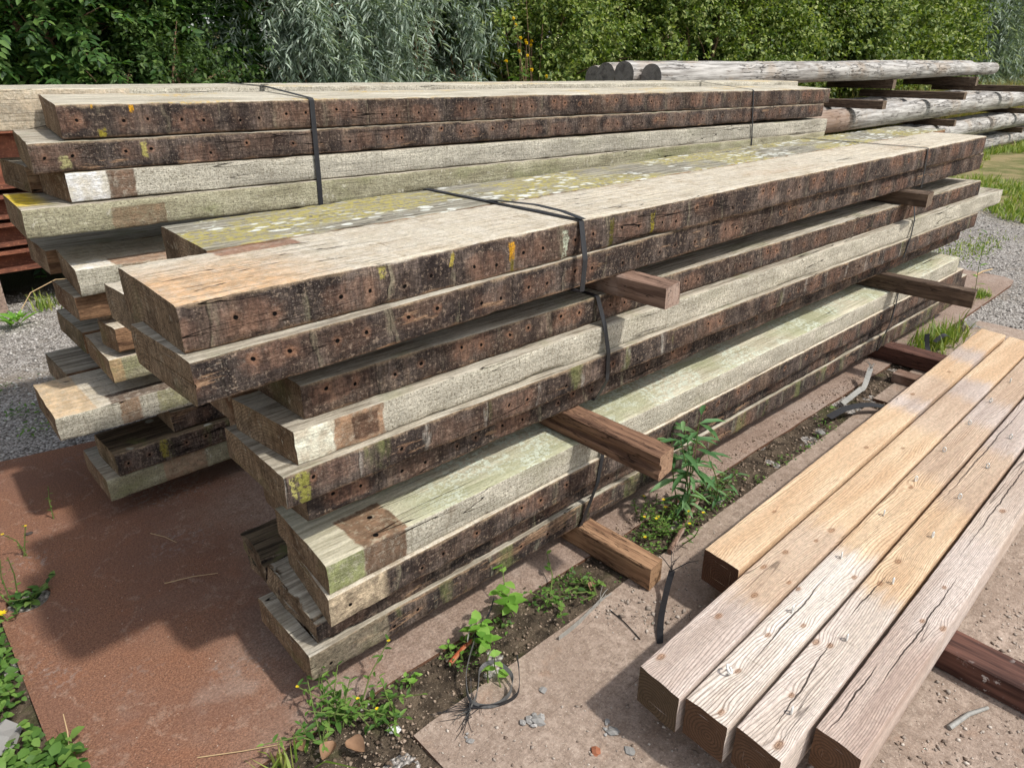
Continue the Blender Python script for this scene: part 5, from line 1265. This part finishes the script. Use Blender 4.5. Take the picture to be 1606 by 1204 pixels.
scatter('soil_crumbs', -.1, .715, .9, 1.33, 1500, .002, .012, EARTH, 8, zz=-.008)
scatter('dirt_crumbs', 1.7, 4.0, 1.335, 1.40, 900, .002, .008, EARTH, 9)
def stone(label, x, y, r, seed, mat=GREY, flat=.5, n=1):
    mb = MB(); g = np.random.default_rng(seed)
    for k in range(n): mb.rock((x + (g.normal() * r * 1.1 if k else 0), y + (g.normal() * r * 1.1 if k else 0), r * flat * .5), r * (1 if k == 0 else g.uniform(.3, .8)), seed + k, flat)
    return tag(mb.build('stone', mat, origin=(x, y, 0)), label, 'stone', 'loose stones on the ground')
stone('crumbled grey mortar lump on the dusty plate in front of the sawn beams', .968, .955, .022, 1, n=7)
stone('white stone chip lying on the dusty plate right of the strap loop', 1.054, 1.02, .013, 2, flat=.35)
stone('flat grey chip close to the near sawn beam ends', 1.078, .735, .017, 3, flat=.3)
stone('reddish brick crumb on the dusty plate', 1.013, .79, .013, 4, stone_mat('brick_crumb', S(150, 96, 70), S(168, 110, 82)), .6)
stone('white pebble on the dark soil left of the dusty plate corner', .675, 1.185, .014, 5, stone_mat('white_pebble', S(214, 212, 206), S(226, 224, 220)), .7)
stone('grey crumbled chips beneath the second sawn beam end', 1.085, .80, .016, 6, n=6, flat=.4)
stone('large smooth grey stone half covered by clover at the left edge', -.09, 1.84, .05, 7, flat=.5)
stone('grey fragment in the soil strip by the far plate', 3.05, 1.2, .025, 8)
stone('small dark stone on the rusty plate near the yellow sprig', .17, 2.80, .012, 9, stone_mat('dark_stone', S(70, 62, 58), S(84, 76, 70)))
stone('grey shard on the dusty plate near its left corner', .80, 1.03, .012, 12, flat=.4, n=3)
g = G('dry_twig'); TW = g.done(S(186, 160, 120), .8)
def twig(label, pts, r=.0016, mat=TW, cat='twig'):
    mb = MB(); mb.tube(pts, [r * (1 - .5 * i / len(pts)) for i in range(len(pts))], 5); return tag(mb.build('dry_twig', mat, origin=pts[0]), label, cat, 'dry twigs and stalks')
twig('long dry stalk lying on the rusty plate near the bottom', [(.27, 1.45, .004), (.36, 1.39, .006), (.44, 1.345, .004)])
twig('thin dry stalk on the rusty plate beside the lichen spotted plank end', [(.44, 2.18, .003), (.52, 2.14, .012), (.585, 2.09, .02)])
twig('bent grass stalk on the rusty plate under the back stack', [(.50, 2.50, .003), (.53, 2.44, .005), (.55, 2.38, .003)])
twig('dry seed stalk standing at the clover edge', [(.035, 1.66, 0), (.05, 1.70, .05), (.055, 1.73, .085)], .0018)
twig('reddish bark strip lying in the soil by the strap loop', [(.92, 1.262, .008), (.98, 1.278, .014), (1.02, 1.285, .012)], .009, spacer_mat(11, S(140, 70, 44), S(190, 104, 70)), 'bark strip')
twig('old grey board splinter slanting through the weeds behind the bearer', [(1.80, 1.14, .012), (1.98, 1.20, .02), (2.14, 1.255, .02)], .012, SM3, 'splinter')
twig('pale wood splinter on the dusty plate right of the sawn beams', [(1.74, .215, .005), (1.82, .195, .009), (1.885, .168, .005)], .008, STRAPW, 'splinter')
twig('dead thorny stalk on the gravel under the rusty beams', [(.66, 5.62, 0), (.78, 5.66, .14), (.95, 5.7, .19), (1.1, 5.75, .16)], .004)
twig('pale stick on the gravel past the far end of the front stack', [(6.5, 1.62, 0), (6.62, 1.60, .02), (6.8, 1.58, .01)], .008)
